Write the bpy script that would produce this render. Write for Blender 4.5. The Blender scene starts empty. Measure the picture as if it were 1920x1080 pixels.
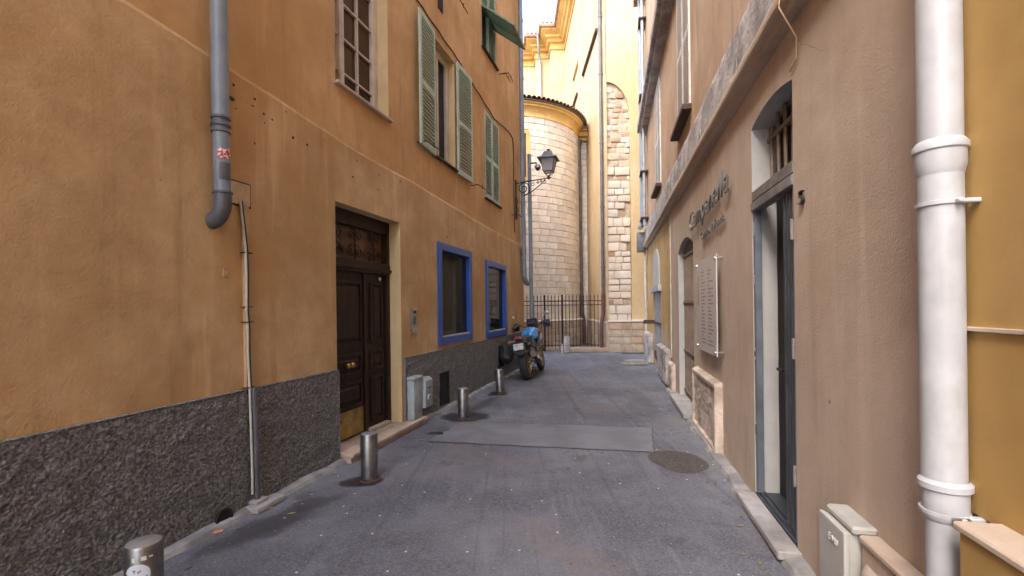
import bpy, bmesh, math, random
from mathutils import Vector, Matrix, noise, Euler

# ------------------------------------------------------------------ camera, sky, sun, exposure
sc = bpy.context.scene
ROLL = math.radians(0.7)
cam_d = bpy.data.cameras.new('camera')
cam = bpy.data.objects.new('camera', cam_d)
sc.collection.objects.link(cam)
cam_d.sensor_width = 36.0
cam_d.lens = 16.5
cam_d.shift_y = 35.0 / 1920.0
cam_d.clip_start = 0.05
cam_d.clip_end = 2000.0
cam.matrix_world = Matrix(((math.cos(ROLL), math.sin(ROLL), 0, 0),
                           (0, 0, -1, 0),
                           (-math.sin(ROLL), math.cos(ROLL), 0, 1.6),
                           (0, 0, 0, 1)))
sc.camera = cam

SUN_AZ, SUN_EL = math.radians(-142), math.radians(46)      # azimuth from +Y, positive to the right
world = bpy.data.worlds.new('World')
sc.world = world
world.use_nodes = True
wnt = world.node_tree
wbg = wnt.nodes['Background']
sky = wnt.nodes.new('ShaderNodeTexSky')
sky.sky_type = 'NISHITA'
sky.sun_disc = False
sky.sun_elevation = SUN_EL
sky.sun_rotation = SUN_AZ
sky.air_density = 1.0
sky.dust_density = 3.0
sky.ozone_density = 1.0
veil = wnt.nodes.new('ShaderNodeMix')            # thin bright cloud veil over the whole sky
veil.data_type = 'RGBA'; veil.blend_type = 'ADD'
veil.inputs[0].default_value = 1.0
wnt.links.new(sky.outputs[0], veil.inputs[6])
veil.inputs[7].default_value = (0.80, 0.86, 0.98, 1.0)
wnt.links.new(veil.outputs[2], wbg.inputs[0])
wbg.inputs[1].default_value = 0.15
sun_d = bpy.data.lights.new('sun', 'SUN')
sun_d.energy = 0.5
sun_d.angle = math.radians(28)
sun_d.color = (1.0, 0.93, 0.82)
sun = bpy.data.objects.new('sun', sun_d)
sc.collection.objects.link(sun)
sun.location = (-20, 10, 30)
sv = Vector((math.sin(SUN_AZ) * math.cos(SUN_EL), math.cos(SUN_AZ) * math.cos(SUN_EL), math.sin(SUN_EL)))
sun.rotation_euler = sv.to_track_quat('Z', 'Y').to_euler()

sc.render.engine = 'CYCLES'
sc.view_settings.view_transform = 'Standard'
sc.view_settings.look = 'None'
sc.view_settings.gamma = 1.0
sc.view_settings.exposure = 2.38
sc.cycles.use_denoising = True
sc.cycles.denoising_prefilter = 'ACCURATE'
sc.cycles.max_bounces = 6
sc.cycles.use_adaptive_sampling = True
sc.cycles.adaptive_threshold = 0.03
sc.cycles.diffuse_bounces = 4
sc.cycles.sample_clamp_indirect = 8.0

# ------------------------------------------------------------------ frames
# wall frames: local x runs to the viewer's right along the wall, y goes into the wall, z is up
RND = random.Random(11)
LO, LD = Vector((-3.1733, 0, 0)), Vector((0.267843, 0.963463, 0))
RO, RD = Vector((1.15214, 0, 0)), Vector((0.205517, 0.978653, 0))


def frame(o, x):
    z = Vector((0, 0, 1)); y = z.cross(x)
    return Matrix(((x.x, y.x, 0, o.x), (x.y, y.y, 0, o.y), (0, 0, 1, 0), (0, 0, 0, 1)))


FL = frame(LO, LD)
FR = frame(RO, -RD)          # local x = -s
FW = Matrix.Identity(4)


# ------------------------------------------------------------------ mesh builder
class MB:
    def __init__(s):
        s.bm = bmesh.new()

    def poly(s, pts):
        return s.bm.faces.new([s.bm.verts.new(p) for p in pts])

    def box(s, x0, x1, y0, y1, z0, z1, bev=0.0, seg=1, m=None):
        if x0 > x1: x0, x1 = x1, x0
        if y0 > y1: y0, y1 = y1, y0
        if z0 > z1: z0, z1 = z1, z0
        v = [s.bm.verts.new(p) for p in ((x0, y0, z0), (x1, y0, z0), (x1, y1, z0), (x0, y1, z0),
                                         (x0, y0, z1), (x1, y0, z1), (x1, y1, z1), (x0, y1, z1))]
        fs = [s.bm.faces.new([v[i] for i in f]) for f in ((0, 3, 2, 1), (4, 5, 6, 7), (0, 1, 5, 4), (1, 2, 6, 5), (2, 3, 7, 6), (3, 0, 4, 7))]
        if m is not None:
            for q in v: q.co = m @ q.co
        if bev:
            es = list({e for f in fs for e in f.edges})
            bmesh.ops.bevel(s.bm, geom=es, offset=bev, segments=seg, profile=0.6, affect='EDGES')
        return s

    def tube(s, path, r, seg=10, cap=True, r2=None, closed=False):
        P = [Vector(p) for p in path]
        n = len(P)
        rings = []
        t0 = (P[1] - P[0]).normalized()
        up = Vector((0, 0, 1)) if abs(t0.z) < 0.9 else Vector((1, 0, 0))
        side = t0.cross(up).normalized()
        for i, p in enumerate(P):
            if closed:
                t = (P[(i + 1) % n] - P[i - 1]).normalized()
            elif i == 0: t = t0
            elif i == n - 1: t = (P[i] - P[i - 1]).normalized()
            else: t = ((P[i] - P[i - 1]).normalized() + (P[i + 1] - P[i]).normalized()).normalized()
            side = (side - t * side.dot(t))
            side = side.normalized() if side.length > 1e-6 else t.orthogonal().normalized()
            b = t.cross(side)
            rr = r if r2 is None else r + (r2 - r) * i / (n - 1)
            if callable(r): rr = r(i / (n - 1))
            rings.append([s.bm.verts.new(p + (side * math.cos(a) + b * math.sin(a)) * rr) for a in [2 * math.pi * k / seg for k in range(seg)]])
        m = n if closed else n - 1
        for i in range(m):
            A, B = rings[i], rings[(i + 1) % n]
            for k in range(seg):
                s.bm.faces.new((A[k], A[(k + 1) % seg], B[(k + 1) % seg], B[k]))
        if cap and not closed:
            s.bm.faces.new(rings[0][::-1]); s.bm.faces.new(rings[-1])
        return s

    def lathe(s, prof, c=(0, 0, 0), seg=24, a0=0.0, a1=2 * math.pi, axis='z'):
        full = abs(a1 - a0 - 2 * math.pi) < 1e-6
        k = seg if full else seg + 1
        rows = []
        for (r, h) in prof:
            row = []
            for i in range(k):
                a = a0 + (a1 - a0) * i / seg
                if axis == 'z': p = (c[0] + r * math.cos(a), c[1] + r * math.sin(a), c[2] + h)
                elif axis == 'y': p = (c[0] + r * math.cos(a), c[1] + h, c[2] + r * math.sin(a))
                else: p = (c[0] + h, c[1] + r * math.cos(a), c[2] + r * math.sin(a))
                row.append(s.bm.verts.new(p))
            rows.append(row)
        for j in range(len(rows) - 1):
            for i in range(k if full else k - 1):
                i2 = (i + 1) % k
                try: s.bm.faces.new((rows[j][i], rows[j][i2], rows[j + 1][i2], rows[j + 1][i]))
                except ValueError: pass
        return s

    def cyl(s, c, r, h, seg=20, axis='z', bev=0.0):
        b = bev
        pr = [(0.0001, 0), (r - b, 0), (r, b), (r, h - b), (r - b, h), (0.0001, h)] if b else [(0.0001, 0), (r, 0), (r, h), (0.0001, h)]
        return s.lathe(pr, c, seg, axis=axis)

    def ball(s, c, r, sx=1, sy=1, sz=1, seg=12, m=None):
        g = bmesh.ops.create_uvsphere(s.bm, u_segments=seg, v_segments=max(6, seg // 2 + 2), radius=r)
        for v in g['verts']:
            v.co = Vector((v.co.x * sx, v.co.y * sy, v.co.z * sz))
            if m is not None: v.co = m @ v.co
            v.co += Vector(c)
        return s

    def prism(s, pts, y0, y1, plane='xz'):
        """extrude a 2-D outline; plane xz -> along y, yz -> along x, xy -> along z"""
        def mk(p, h):
            return {'xz': (p[0], h, p[1]), 'yz': (h, p[0], p[1]), 'xy': (p[0], p[1], h)}[plane]
        a = [s.bm.verts.new(mk(p, y0)) for p in pts]; b = [s.bm.verts.new(mk(p, y1)) for p in pts]
        n = len(pts)
        s.bm.faces.new(a); s.bm.faces.new(b[::-1])
        for i in range(n):
            s.bm.faces.new((a[i], b[i], b[(i + 1) % n], a[(i + 1) % n]))
        return s

    def grid(s, fn, nu, nv, skip=None):
        V = [[s.bm.verts.new(fn(i / nu, j / nv)) for j in range(nv + 1)] for i in range(nu + 1)]
        for i in range(nu):
            for j in range(nv):
                if skip and skip((i + .5) / nu, (j + .5) / nv): continue
                s.bm.faces.new((V[i][j], V[i + 1][j], V[i + 1][j + 1], V[i][j + 1]))
        return s

    def wall(s, x0, x1, z0, z1, y, holes=(), rev=None, step=1.2):
        """flat wall sheet at y with openings: dicts x0,x1,z0,z1,d (reveal depth),arch (rise)"""
        def cuts(a, b, marks):
            c = sorted({round(q, 4) for q in [a, b] + [m for m in marks if a < m < b]})
            return c
        xs = cuts(x0, x1, [h[k] for h in holes for k in ('x0', 'x1')])
        zs = cuts(z0, z1, [h['z0'] for h in holes] + [h['z1'] + h.get('arch', 0) for h in holes])
        for i in range(len(xs) - 1):
            for j in range(len(zs) - 1):
                cx, cz = (xs[i] + xs[i + 1]) / 2, (zs[j] + zs[j + 1]) / 2
                if any(h['x0'] < cx < h['x1'] and h['z0'] < cz < h['z1'] + h.get('arch', 0) for h in holes): continue
                s.poly([(xs[i], y, zs[j]), (xs[i + 1], y, zs[j]), (xs[i + 1], y, zs[j + 1]), (xs[i], y, zs[j + 1])])
        for h in holes:
            r = s
            if rev is not None:
                r = MB(); rev.append(r)
            a, b, c, e, d, ar = h['x0'], h['x1'], h['z0'], h['z1'], h['d'], h.get('arch', 0)
            top = [(a, e), (b, e)]
            if ar:
                n = 12
                w = (b - a) / 2; R = (w * w + ar * ar) / (2 * ar)
                top = []
                for i in range(n + 1):
                    x = a + (b - a) * i / n
                    top.append((x, e + ar - R + math.sqrt(max(0, R * R - (x - a - w) ** 2))))
                for i in range(n):
                    p, q = top[i], top[i + 1]
                    if e + ar - min(p[1], q[1]) > 1e-4:
                        s.poly([(p[0], y, p[1]), (q[0], y, q[1]), (q[0], y, e + ar), (p[0], y, e + ar)])
            outline = [(a, c)] + top + [(b, c)]
            m = len(outline)
            for i in range(m):
                p, q = outline[i], outline[(i + 1) % m]
                r.poly([(p[0], y, p[1]), (q[0], y, q[1]), (q[0], y + d, q[1]), (p[0], y + d, p[1])])
        return s

    def shift(s, d):
        bmesh.ops.translate(s.bm, verts=s.bm.verts, vec=Vector(d)); return s

    def xf(s, m):
        bmesh.ops.transform(s.bm, matrix=m, verts=s.bm.verts); return s

    def mesh(s, name, mat, smooth=False, weld=False):
        if weld: bmesh.ops.remove_doubles(s.bm, verts=s.bm.verts, dist=1e-5)
        bmesh.ops.recalc_face_normals(s.bm, faces=s.bm.faces)
        me = bpy.data.meshes.new(name)
        s.bm.to_mesh(me); s.bm.free()
        if mat: me.materials.append(mat)
        if smooth:
            me.shade_smooth()
            me.set_sharp_from_angle(angle=math.radians(40))
        return me


COL = sc.collection


def tag(o, label=None, cat=None, group=None, kind=None):
    if label: o['label'] = label
    if cat: o['category'] = cat
    if group: o['group'] = group
    if kind: o['kind'] = kind
    return o


class Thing:
    """Empty at the base of a thing; parts are written in frame coordinates"""
    def __init__(s, name, label, cat, fr=FW, base=(0, 0, 0), group=None, rot=None):
        s.base = Vector(base); s.fr = fr
        s.o = bpy.data.objects.new(name, None)
        s.o.empty_display_size = 0.1
        COL.objects.link(s.o)
        m = fr @ Matrix.Translation(s.base)
        if rot is not None: m = m @ rot
        s.o.matrix_world = m
        tag(s.o, label, cat, group)

    def part(s, name, mb, mat, smooth=False, parent=None, local=False, weld=False, label=None, kind=None):
        if not local: mb.shift(-s.base)
        me = mb.mesh(name, mat, smooth, weld)
        return s.link(name, me, parent, label, kind)

    def link(s, name, me, parent=None, label=None, kind=None):
        o = bpy.data.objects.new(name, me)
        COL.objects.link(o)
        o.parent = parent or s.o
        if label: o['label'] = label
        if kind: o['kind'] = kind
        return o


def single(name, mb, mat, label=None, cat=None, fr=FW, base=(0, 0, 0), group=None, kind=None, smooth=False, weld=False):
    mb.shift(-Vector(base))
    o = bpy.data.objects.new(name, mb.mesh(name, mat, smooth, weld))
    COL.objects.link(o)
    o.matrix_world = fr @ Matrix.Translation(Vector(base))
    return tag(o, label, cat, group, kind)


# ------------------------------------------------------------------ materials
def new_mat(name):
    m = bpy.data.materials.new(name); m.use_nodes = True
    nt = m.node_tree
    return m, nt, nt.nodes['Principled BSDF']


def nd(nt, typ, ins=None, **props):
    n = nt.nodes.new(typ)
    for k, v in props.items(): setattr(n, k, v)
    for k, v in (ins or {}).items():
        if isinstance(v, bpy.types.NodeSocket): nt.links.new(v, n.inputs[k])
        else: n.inputs[k].default_value = v
    return n


def rgba(c):
    return (c[0], c[1], c[2], 1.0) if len(c) == 3 else c


def mixc(nt, fac, a, b, blend='MIX'):
    n = nt.nodes.new('ShaderNodeMix'); n.data_type = 'RGBA'; n.blend_type = blend
    for i, v in ((0, fac), (6, a), (7, b)):
        if isinstance(v, bpy.types.NodeSocket): nt.links.new(v, n.inputs[i])
        else: n.inputs[i].default_value = v if i == 0 else rgba(v)
    return n.outputs[2]


def mth(nt, op, a, b=0.0, clamp=False):
    n = nt.nodes.new('ShaderNodeMath'); n.operation = op; n.use_clamp = clamp
    for i, v in ((0, a), (1, b)):
        if isinstance(v, bpy.types.NodeSocket): nt.links.new(v, n.inputs[i])
        else: n.inputs[i].default_value = v
    return n.outputs[0]


def ramp(nt, fac, lo, hi, a=0.0, b=1.0):
    n = nd(nt, 'ShaderNodeMapRange', {0: fac, 1: lo, 2: hi, 3: a, 4: b})
    n.interpolation_type = 'SMOOTHSTEP'
    return n.outputs[0]


def coords(nt, scale=(1, 1, 1), kind='Object', off=(0, 0, 0), rot=(0, 0, 0)):
    tc = nt.nodes.new('ShaderNodeTexCoord')
    mp = nd(nt, 'ShaderNodeMapping', {0: tc.outputs[kind], 1: off, 2: rot, 3: scale})
    return mp.outputs[0]


def nz(nt, vec, scale, detail=4, rough=0.55, dist=0.0):
    return nd(nt, 'ShaderNodeTexNoise', {'Vector': vec, 'Scale': scale, 'Detail': detail, 'Roughness': rough, 'Distortion': dist}).outputs[0]


def bumpn(nt, h, strength, dist, prev=None):
    n = nd(nt, 'ShaderNodeBump', {'Strength': strength, 'Distance': dist, 'Height': h})
    if prev is not None: nt.links.new(prev, n.inputs['Normal'])
    return n.outputs[0]


def cracks(nt, v, scale, width):
    w = nd(nt, 'ShaderNodeVectorMath', {0: nd(nt, 'ShaderNodeTexNoise', {'Vector': v, 'Scale': scale * 2.2, 'Detail': 3.0}).outputs[1], 1: (0.35 / scale,) * 3}, operation='MULTIPLY').outputs[0]
    w = nd(nt, 'ShaderNodeVectorMath', {0: v, 1: w}, operation='ADD').outputs[0]
    d = nd(nt, 'ShaderNodeTexVoronoi', {'Vector': w, 'Scale': scale}, feature='DISTANCE_TO_EDGE').outputs[0]
    c = ramp(nt, d, 0.0, width, 1, 0)
    return mth(nt, 'MULTIPLY', c, ramp(nt, nz(nt, v, scale * 0.7, 1), 0.60, 0.70))


def M_plain(name, c, rough=0.6, metal=0.0, var=0.15, scale=8.0, bump=0.0, bscale=40.0, spec=None, objvar=0.0, coat=0.0, dirt=0.0, dirtc=(.08, .06, .045)):
    m, nt, p = new_mat(name)
    v = coords(nt)
    n = nz(nt, v, scale, 3)
    dark = tuple(q * (1 - var) for q in c); lite = tuple(min(1, q * (1 + var)) for q in c)
    col = mixc(nt, ramp(nt, n, 0.3, 0.7), dark, lite)
    if objvar:
        oi = nt.nodes.new('ShaderNodeObjectInfo')
        col = mixc(nt, 1.0, col, nd(nt, 'ShaderNodeMapRange', {0: oi.outputs['Random'], 3: 1 - objvar, 4: 1 + objvar}).outputs[0], 'MULTIPLY')
    if dirt:
        dn = nz(nt, coords(nt, (1, 1, .5)), scale * .6, 4, .65)
        col = mixc(nt, mth(nt, 'MULTIPLY', ramp(nt, dn, .48, .72), dirt), col, dirtc)
    nt.links.new(col, p.inputs['Base Color'])
    p.inputs['Metallic'].default_value = metal
    rn = mth(nt, 'ADD', mth(nt, 'MULTIPLY', n, 0.25), rough - 0.12, True)
    nt.links.new(rn, p.inputs['Roughness'])
    if spec is not None: p.inputs['Specular IOR Level'].default_value = spec
    if coat: p.inputs['Coat Weight'].default_value = coat
    if bump:
        nt.links.new(bumpn(nt, nz(nt, v, bscale, 2), 0.6, bump), p.inputs['Normal'])
    return m


def M_plaster(name, c1, c2, stain=(.12, .09, .06), blotch=0.9, streak=0.35, grain=70.0, gdist=0.004, wave=0.012, crack=0.3, spots=0.5, patch=None, off=0.0, pstr=.7):
    m, nt, p = new_mat(name)
    v = coords(nt, off=(off, off * .7, off * .3))
    big = nz(nt, v, blotch, 5, .62)
    mid = nz(nt, v, 5.0, 3, .6)
    col = mixc(nt, ramp(nt, big, .34, .66), c1, c2)
    col = mixc(nt, ramp(nt, mid, .3, .75, 0.0, .35), col, tuple(q * .8 for q in c1))
    if patch:
        pn = nz(nt, coords(nt, off=(7 + off, 3, 1)), .55, 4, .62)
        col = mixc(nt, ramp(nt, pn, .50, .62, 0, pstr), col, patch)
    sv_ = coords(nt, (2.4, 2.4, .22), off=(off, 0, 0))
    st = nz(nt, sv_, 2.0, 4, .65)
    col = mixc(nt, mth(nt, 'MULTIPLY', ramp(nt, st, .52, .78), streak), col, stain)
    lt = nz(nt, coords(nt, (3.1, 3.1, .3), off=(3, off, 5)), 1.6, 3, .6)
    col = mixc(nt, ramp(nt, lt, .55, .8, 0, streak * .8), col, tuple(min(1, q * 1.35 + .02) for q in c2))
    # small scars and chips with their own shape
    vo = nd(nt, 'ShaderNodeTexVoronoi', {'Vector': coords(nt, off=(off, 2, 1)), 'Scale': 2.6}, feature='F1')
    chip = mth(nt, 'LESS_THAN', mth(nt, 'ADD', vo.outputs[0], mth(nt, 'MULTIPLY', nz(nt, v, 30, 3), .05)), .055)
    sel = mth(nt, 'GREATER_THAN', nd(nt, 'ShaderNodeSeparateColor', {0: vo.outputs[1]}).outputs[0], .45)
    chip = mth(nt, 'MULTIPLY', chip, mth(nt, 'MULTIPLY', sel, spots))
    col = mixc(nt, chip, col, tuple(q * .25 for q in stain))
    ck = mth(nt, 'MULTIPLY', cracks(nt, v, .9, .006), crack)
    col = mixc(nt, ck, col, tuple(q * .3 for q in stain))
    nt.links.new(col, p.inputs['Base Color'])
    p.inputs['Roughness'].default_value = .92
    p.inputs['Specular IOR Level'].default_value = .2
    hh = mth(nt, 'MULTIPLY', nz(nt, v, 4.0, 3, .55), wave)
    hh = mth(nt, 'ADD', hh, mth(nt, 'MULTIPLY', nz(nt, v, grain, 2, .6), gdist))
    hh = mth(nt, 'SUBTRACT', hh, mth(nt, 'MULTIPLY', mth(nt, 'ADD', ck, chip), .004))
    b = bumpn(nt, hh, .75, 1.0)
    nt.links.new(b, p.inputs['Normal'])
    return m


def M_stone(name, c, var=.25, objvar=.16, pit=.006, rough=.9, dirt=.4, dirtc=(.2, .15, .1), warm=None):
    m, nt, p = new_mat(name)
    v = coords(nt)
    oi = nt.nodes.new('ShaderNodeObjectInfo')
    geo = nt.nodes.new('ShaderNodeNewGeometry')
    v = nd(nt, 'ShaderNodeVectorMath', {0: v, 1: nd(nt, 'ShaderNodeCombineXYZ', {0: mth(nt, 'MULTIPLY', oi.outputs['Random'], 40.0), 1: 0.0, 2: 0.0}).outputs[0]}, operation='ADD').outputs[0]
    n = nz(nt, v, 3.2, 3, .6)
    f = nz(nt, v, 26, 3, .65)
    col = mixc(nt, ramp(nt, n, .3, .7), tuple(q * (1 - var) for q in c), tuple(min(1, q * (1 + var * .6)) for q in c))
    if warm:
        col = mixc(nt, ramp(nt, mth(nt, 'ADD', mth(nt, 'MULTIPLY', oi.outputs['Random'], .6), mth(nt, 'MULTIPLY', n, .6)), .45, .85, 0, .8), col, warm)
    col = mixc(nt, mth(nt, 'MULTIPLY', ramp(nt, f, .5, .75), dirt), col, dirtc)
    rv = nd(nt, 'ShaderNodeMapRange', {0: mth(nt, 'FRACT', mth(nt, 'MULTIPLY', oi.outputs['Random'], 7.31)), 3: 1 - objvar, 4: 1 + objvar}).outputs[0]
    col = mixc(nt, 1.0, col, rv, 'MULTIPLY')
    nt.links.new(col, p.inputs['Base Color'])
    p.inputs['Roughness'].default_value = rough
    p.inputs['Specular IOR Level'].default_value = .2
    b = bumpn(nt, n, .6, pit * 2.2)
    b = bumpn(nt, f, .8, pit, b)
    nt.links.new(b, p.inputs['Normal'])
    return m


def M_glass(name, c=(.012, .016, .022), rough=.04):
    m, nt, p = new_mat(name)
    v = coords(nt)
    p.inputs['Base Color'].default_value = rgba(c)
    nt.links.new(mth(nt, 'ADD', mth(nt, 'MULTIPLY', nz(nt, v, 5, 5), .06), rough - .02, True), p.inputs['Roughness'])
    p.inputs['IOR'].default_value = 1.45
    p.inputs['Specular IOR Level'].default_value = .10
    nt.links.new(bumpn(nt, nz(nt, v, 1.6, 2), .25, .006), p.inputs['Normal'])
    return m


# plaster on the two sides of the street
m_left_low = M_plaster('ochre_plaster', (.44, .272, .126), (.595, .402, .216), stain=(.27, .155, .07), streak=.55, grain=62, gdist=.0045, wave=.014, off=1.3, crack=.2, spots=.3, patch=(.48, .26, .10), pstr=.5)
m_left_up = M_plaster('orange_plaster', (.49, .285, .122), (.60, .37, .178), stain=(.30, .17, .08), streak=.6, grain=80, gdist=.003, wave=.012, crack=.35, off=8.1)
m_reveal = M_plaster('cream_reveal', (.55, .40, .21), (.62, .46, .26), stain=(.3, .2, .1), streak=.3, grain=70, gdist=.002, wave=.006, crack=.2, spots=.1, off=3.3)
m_right_low = M_plaster('beige_plaster', (.475, .375, .290), (.56, .450, .355), stain=(.31, .225, .17), streak=.35, grain=75, gdist=.0035, wave=.010, crack=.35, spots=.6, off=5.2, patch=(.46, .335, .24), pstr=.5)
m_right_up = M_plaster('pinkish_plaster', (.41, .28, .185), (.50, .36, .255), stain=(.27, .20, .15), streak=.9, grain=80, gdist=.003, wave=.010, patch=(.46, .28, .14), off=12.5, pstr=.5)
m_right_far = M_plaster('worn_yellow_plaster', (.45, .28, .10), (.55, .38, .18), stain=(.22, .15, .09), streak=.7, grain=60, gdist=.004, patch=(.5, .42, .33), off=4.4)
m_yellow = M_plaster('mustard_plaster', (.43, .27, .095), (.52, .335, .13), stain=(.30, .175, .065), streak=.28, grain=45, gdist=.0012, wave=.005, crack=.1, spots=.1, off=2.2, patch=(.48, .31, .14), pstr=.5)
m_church = M_plaster('church_yellow', (.53, .40, .235), (.60, .47, .295), stain=(.48, .29, .13), streak=.4, grain=40, gdist=.003, wave=.01, crack=.15, spots=.12, off=6.0)
m_church_side = M_plaster('church_cream', (.50, .375, .225), (.57, .45, .295), stain=(.44, .28, .14), streak=.4, grain=40, gdist=.003, wave=.01, crack=.12, spots=.1, off=9.0)
m_cornice_c = M_plaster('church_cornice', (.60, .37, .12), (.70, .48, .19), stain=(.25, .13, .06), streak=.55, grain=40, gdist=.003, wave=.012, crack=.1, spots=.1, off=3.9)
m_white_rev = M_plaster('white_reveal', (.38, .375, .37), (.47, .46, .455), stain=(.3, .25, .22), streak=.35, grain=60, gdist=.003, crack=.3, spots=.25, off=2.9)
m_plinth = M_plain('grey_roughcast', (.190, .188, .190), .97, 0, .5, 60, .008, 240, spec=.08, dirt=.35, dirtc=(.10, .085, .072))
m_string = M_stone('weathered_string_stone', (.40, .365, .345), .4, .0, .012, dirt=.8, dirtc=(.13, .115, .11))
m_stone = M_stone('white_limestone', (.68, .62, .55), .14, .10, .006, dirt=.3, dirtc=(.50, .42, .33), warm=(.70, .60, .49))
m_stone_p = M_stone('plinth_limestone', (.50, .42, .34), .25, .14, .010, dirt=.45, dirtc=(.22, .16, .11), warm=(.48, .34, .24))
m_rubble = M_stone('brown_rubble', (.58, .47, .37), .3, .2, .014, dirt=.5, dirtc=(.22, .15, .10), warm=(.36, .24, .15))
m_mortar = M_plain('lime_mortar', (.46, .39, .32), .95, 0, .2, 4, .004, 40, spec=.2)
m_rough_block = M_stone('rough_pink_stone', (.52, .43, .36), .35, .05, .016, dirt=.5, dirtc=(.30, .22, .17))
m_marble = M_plain('worn_marble', (.44, .34, .26), .6, 0, .2, 3.5, .002, 50, dirt=.35)
m_sillstone = M_plain('grey_sill_stone', (.36, .34, .33), .75, 0, .2, 5, .004, 40, dirt=.4)
# timber, metal, glass
m_tile = M_plain('clay_tile', (.34, .19, .13), .9, 0, .3, 5, .003, 40, objvar=.25)
m_shutter = M_plain('pale_green_paint', (.37, .45, .36), .6, 0, .1, 6, .0015, 60, dirt=.3, dirtc=(.2, .19, .14))
m_shutter2 = M_plain('green_paint', (.145, .25, .18), .55, 0, .15, 6, .0015, 60, dirt=.3, dirtc=(.1, .12, .09))
m_shutter_w = M_plain('grey_white_paint', (.60, .56, .52), .7, 0, .15, 6, .0015, 60, dirt=.5, dirtc=(.2, .16, .13))
m_white_frame = M_plain('cream_window_paint', (.56, .47, .38), .5, 0, .1, 6, .001, 60, dirt=.25)
m_blue = M_plain('blue_window_paint', (.020, .072, .30), .38, 0, .12, 5, .001, 60, dirt=.12, dirtc=(.03, .05, .12))
m_glass = M_glass('window_glass')
m_brownglass = M_glass('brown_window_glass', (.075, .042, .026), .06)
m_wall_refl = M_plain('wall_reflection_glass', (.13, .055, .018), .3, 0, .5, 3)  # transom glass: warm reflection of the opposite wall painted into the colour
m_sky_refl = M_plain('sky_reflection_glass', (.52, .58, .68), .25, 0, .12, 3)  # pale blue-white base colour imitates bright sky mirrored in the pane
m_darkroom = M_plain('dark_room', (.012, .011, .011), .9)
m_curtain = M_plain('room_curtain', (.20, .12, .07), .9, 0, .3, 4)
m_brass = M_plain('brass', (.50, .33, .10), .32, 1, .2, 9, .0006, 70, dirt=.35, dirtc=(.2, .12, .04))
m_iron = M_plain('black_iron', (.022, .021, .022), .55, .4, .3, 12)
m_rust = M_plain('rusty_iron', (.075, .045, .035), .8, .3, .4, 20)
m_brown_bar = M_plain('brown_painted_bar', (.20, .145, .115), .6, .1, .2, 9)
m_steel_frame = M_plain('blue_grey_steel', (.135, .155, .185), .45, .3, .15, 6, dirt=.35, dirtc=(.07, .07, .075))
m_door_metal = M_plain('dark_grey_steel', (.060, .068, .078), .5, .3, .2, 7, dirt=.3, dirtc=(.03, .03, .03))
m_transom = M_plain('grey_timber', (.19, .17, .165), .7, 0, .25, 9, .002, 60, dirt=.4)
m_oldwood = M_plain('weathered_planks', (.27, .25, .245), .85, 0, .25, 6, .004, 50, dirt=.5)
m_pvc = M_plain('grey_drainpipe', (.195, .225, .265), .48, .05, .14, 5, dirt=.35, dirtc=(.11, .11, .115))
m_pvc_dark = M_plain('dark_drainpipe', (.095, .10, .115), .5, .1, .2, 5, dirt=.3)
m_pvc_church = M_plain('church_drainpipe', (.115, .11, .115), .55, .2, .2, 5, dirt=.3)
m_pvc_red = M_plain('red_brown_drainpipe', (.115, .05, .045), .6, .1, .25, 6, dirt=.3)
m_white_pipe = M_plain('white_painted_pipe', (.47, .485, .52), .42, 0, .08, 9, .0014, 18, dirt=.45, dirtc=(.27, .25, .22))
m_zinc = M_plain('zinc', (.30, .32, .34), .5, .6, .15, 6)
m_bollard = M_plain('brushed_steel', (.28, .28, .285), .42, 1, .2, 10, .0005, 90, dirt=.7, dirtc=(.10, .095, .09))
m_bollard_top = M_plain('worn_steel_top', (.52, .53, .57), .45, .8, .12, 10, dirt=.3)
m_grey_plastic = M_plain('grey_green_plastic', (.33, .37, .38), .6, 0, .15, 8, .002, 60, dirt=.45, dirtc=(.16, .17, .17))
m_cabinet = M_plain('beige_cabinet', (.43, .42, .39), .55, 0, .1, 5, .001, 60, dirt=.35, dirtc=(.25, .22, .19))
m_cable_w = M_plain('pale_cable', (.50, .46, .41), .6)
m_cable_b = M_plain('black_cable', (.03, .027, .025), .6)
m_plate = M_plain('beige_cover_plate', (.50, .36, .225), .7, 0, .12, 9, dirt=.25)
m_tan = M_plain('ochre_duct', (.46, .30, .165), .7, 0, .15, 6, dirt=.3)
m_letter = M_plain('brushed_letter', (.24, .235, .235), .32, .85, .15, 10)
m_black = M_plain('black_plastic', (.026, .026, .03), .35, 0, .2, 10)
m_rubber = M_plain('tyre_rubber', (.022, .022, .023), .8, 0, .25, 14, .002, 60)
m_bike_blue = M_plain('blue_gloss_paint', (.02, .25, .62), .25, .1, .08, 6, coat=.8)
m_gold = M_plain('gold_rim', (.48, .32, .10), .35, .9, .15, 8)
m_chrome = M_plain('bright_metal', (.55, .55, .56), .28, 1, .1, 8)
m_engine = M_plain('engine_metal', (.17, .165, .16), .45, .7, .3, 14)
m_muffler = M_plain('burnt_muffler', (.13, .085, .07), .4, .8, .3, 9)
m_red = M_plain('red_lens', (.30, .015, .03), .25, 0, .1, 9, coat=.5)
m_mirror = M_plain('mirror_back', (.30, .29, .30), .3, .6, .1, 9)
m_bag = M_plain('black_nylon', (.014, .015, .020), .6, 0, .4, 14, .006, 26)
m_lamp_glass = M_plain('frosted_lamp_glass', (.62, .63, .66), .3, 0, .06, 6)
_nt = m_lamp_glass.node_tree
_tr = nd(_nt, 'ShaderNodeBsdfTranslucent', {0: (.85, .87, .9, 1)})
_mx = nd(_nt, 'ShaderNodeMixShader', {0: .65, 1: _nt.nodes['Principled BSDF'].outputs[0], 2: _tr.outputs[0]})
_nt.links.new(_mx.outputs[0], _nt.nodes['Material Output'].inputs[0])
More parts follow.
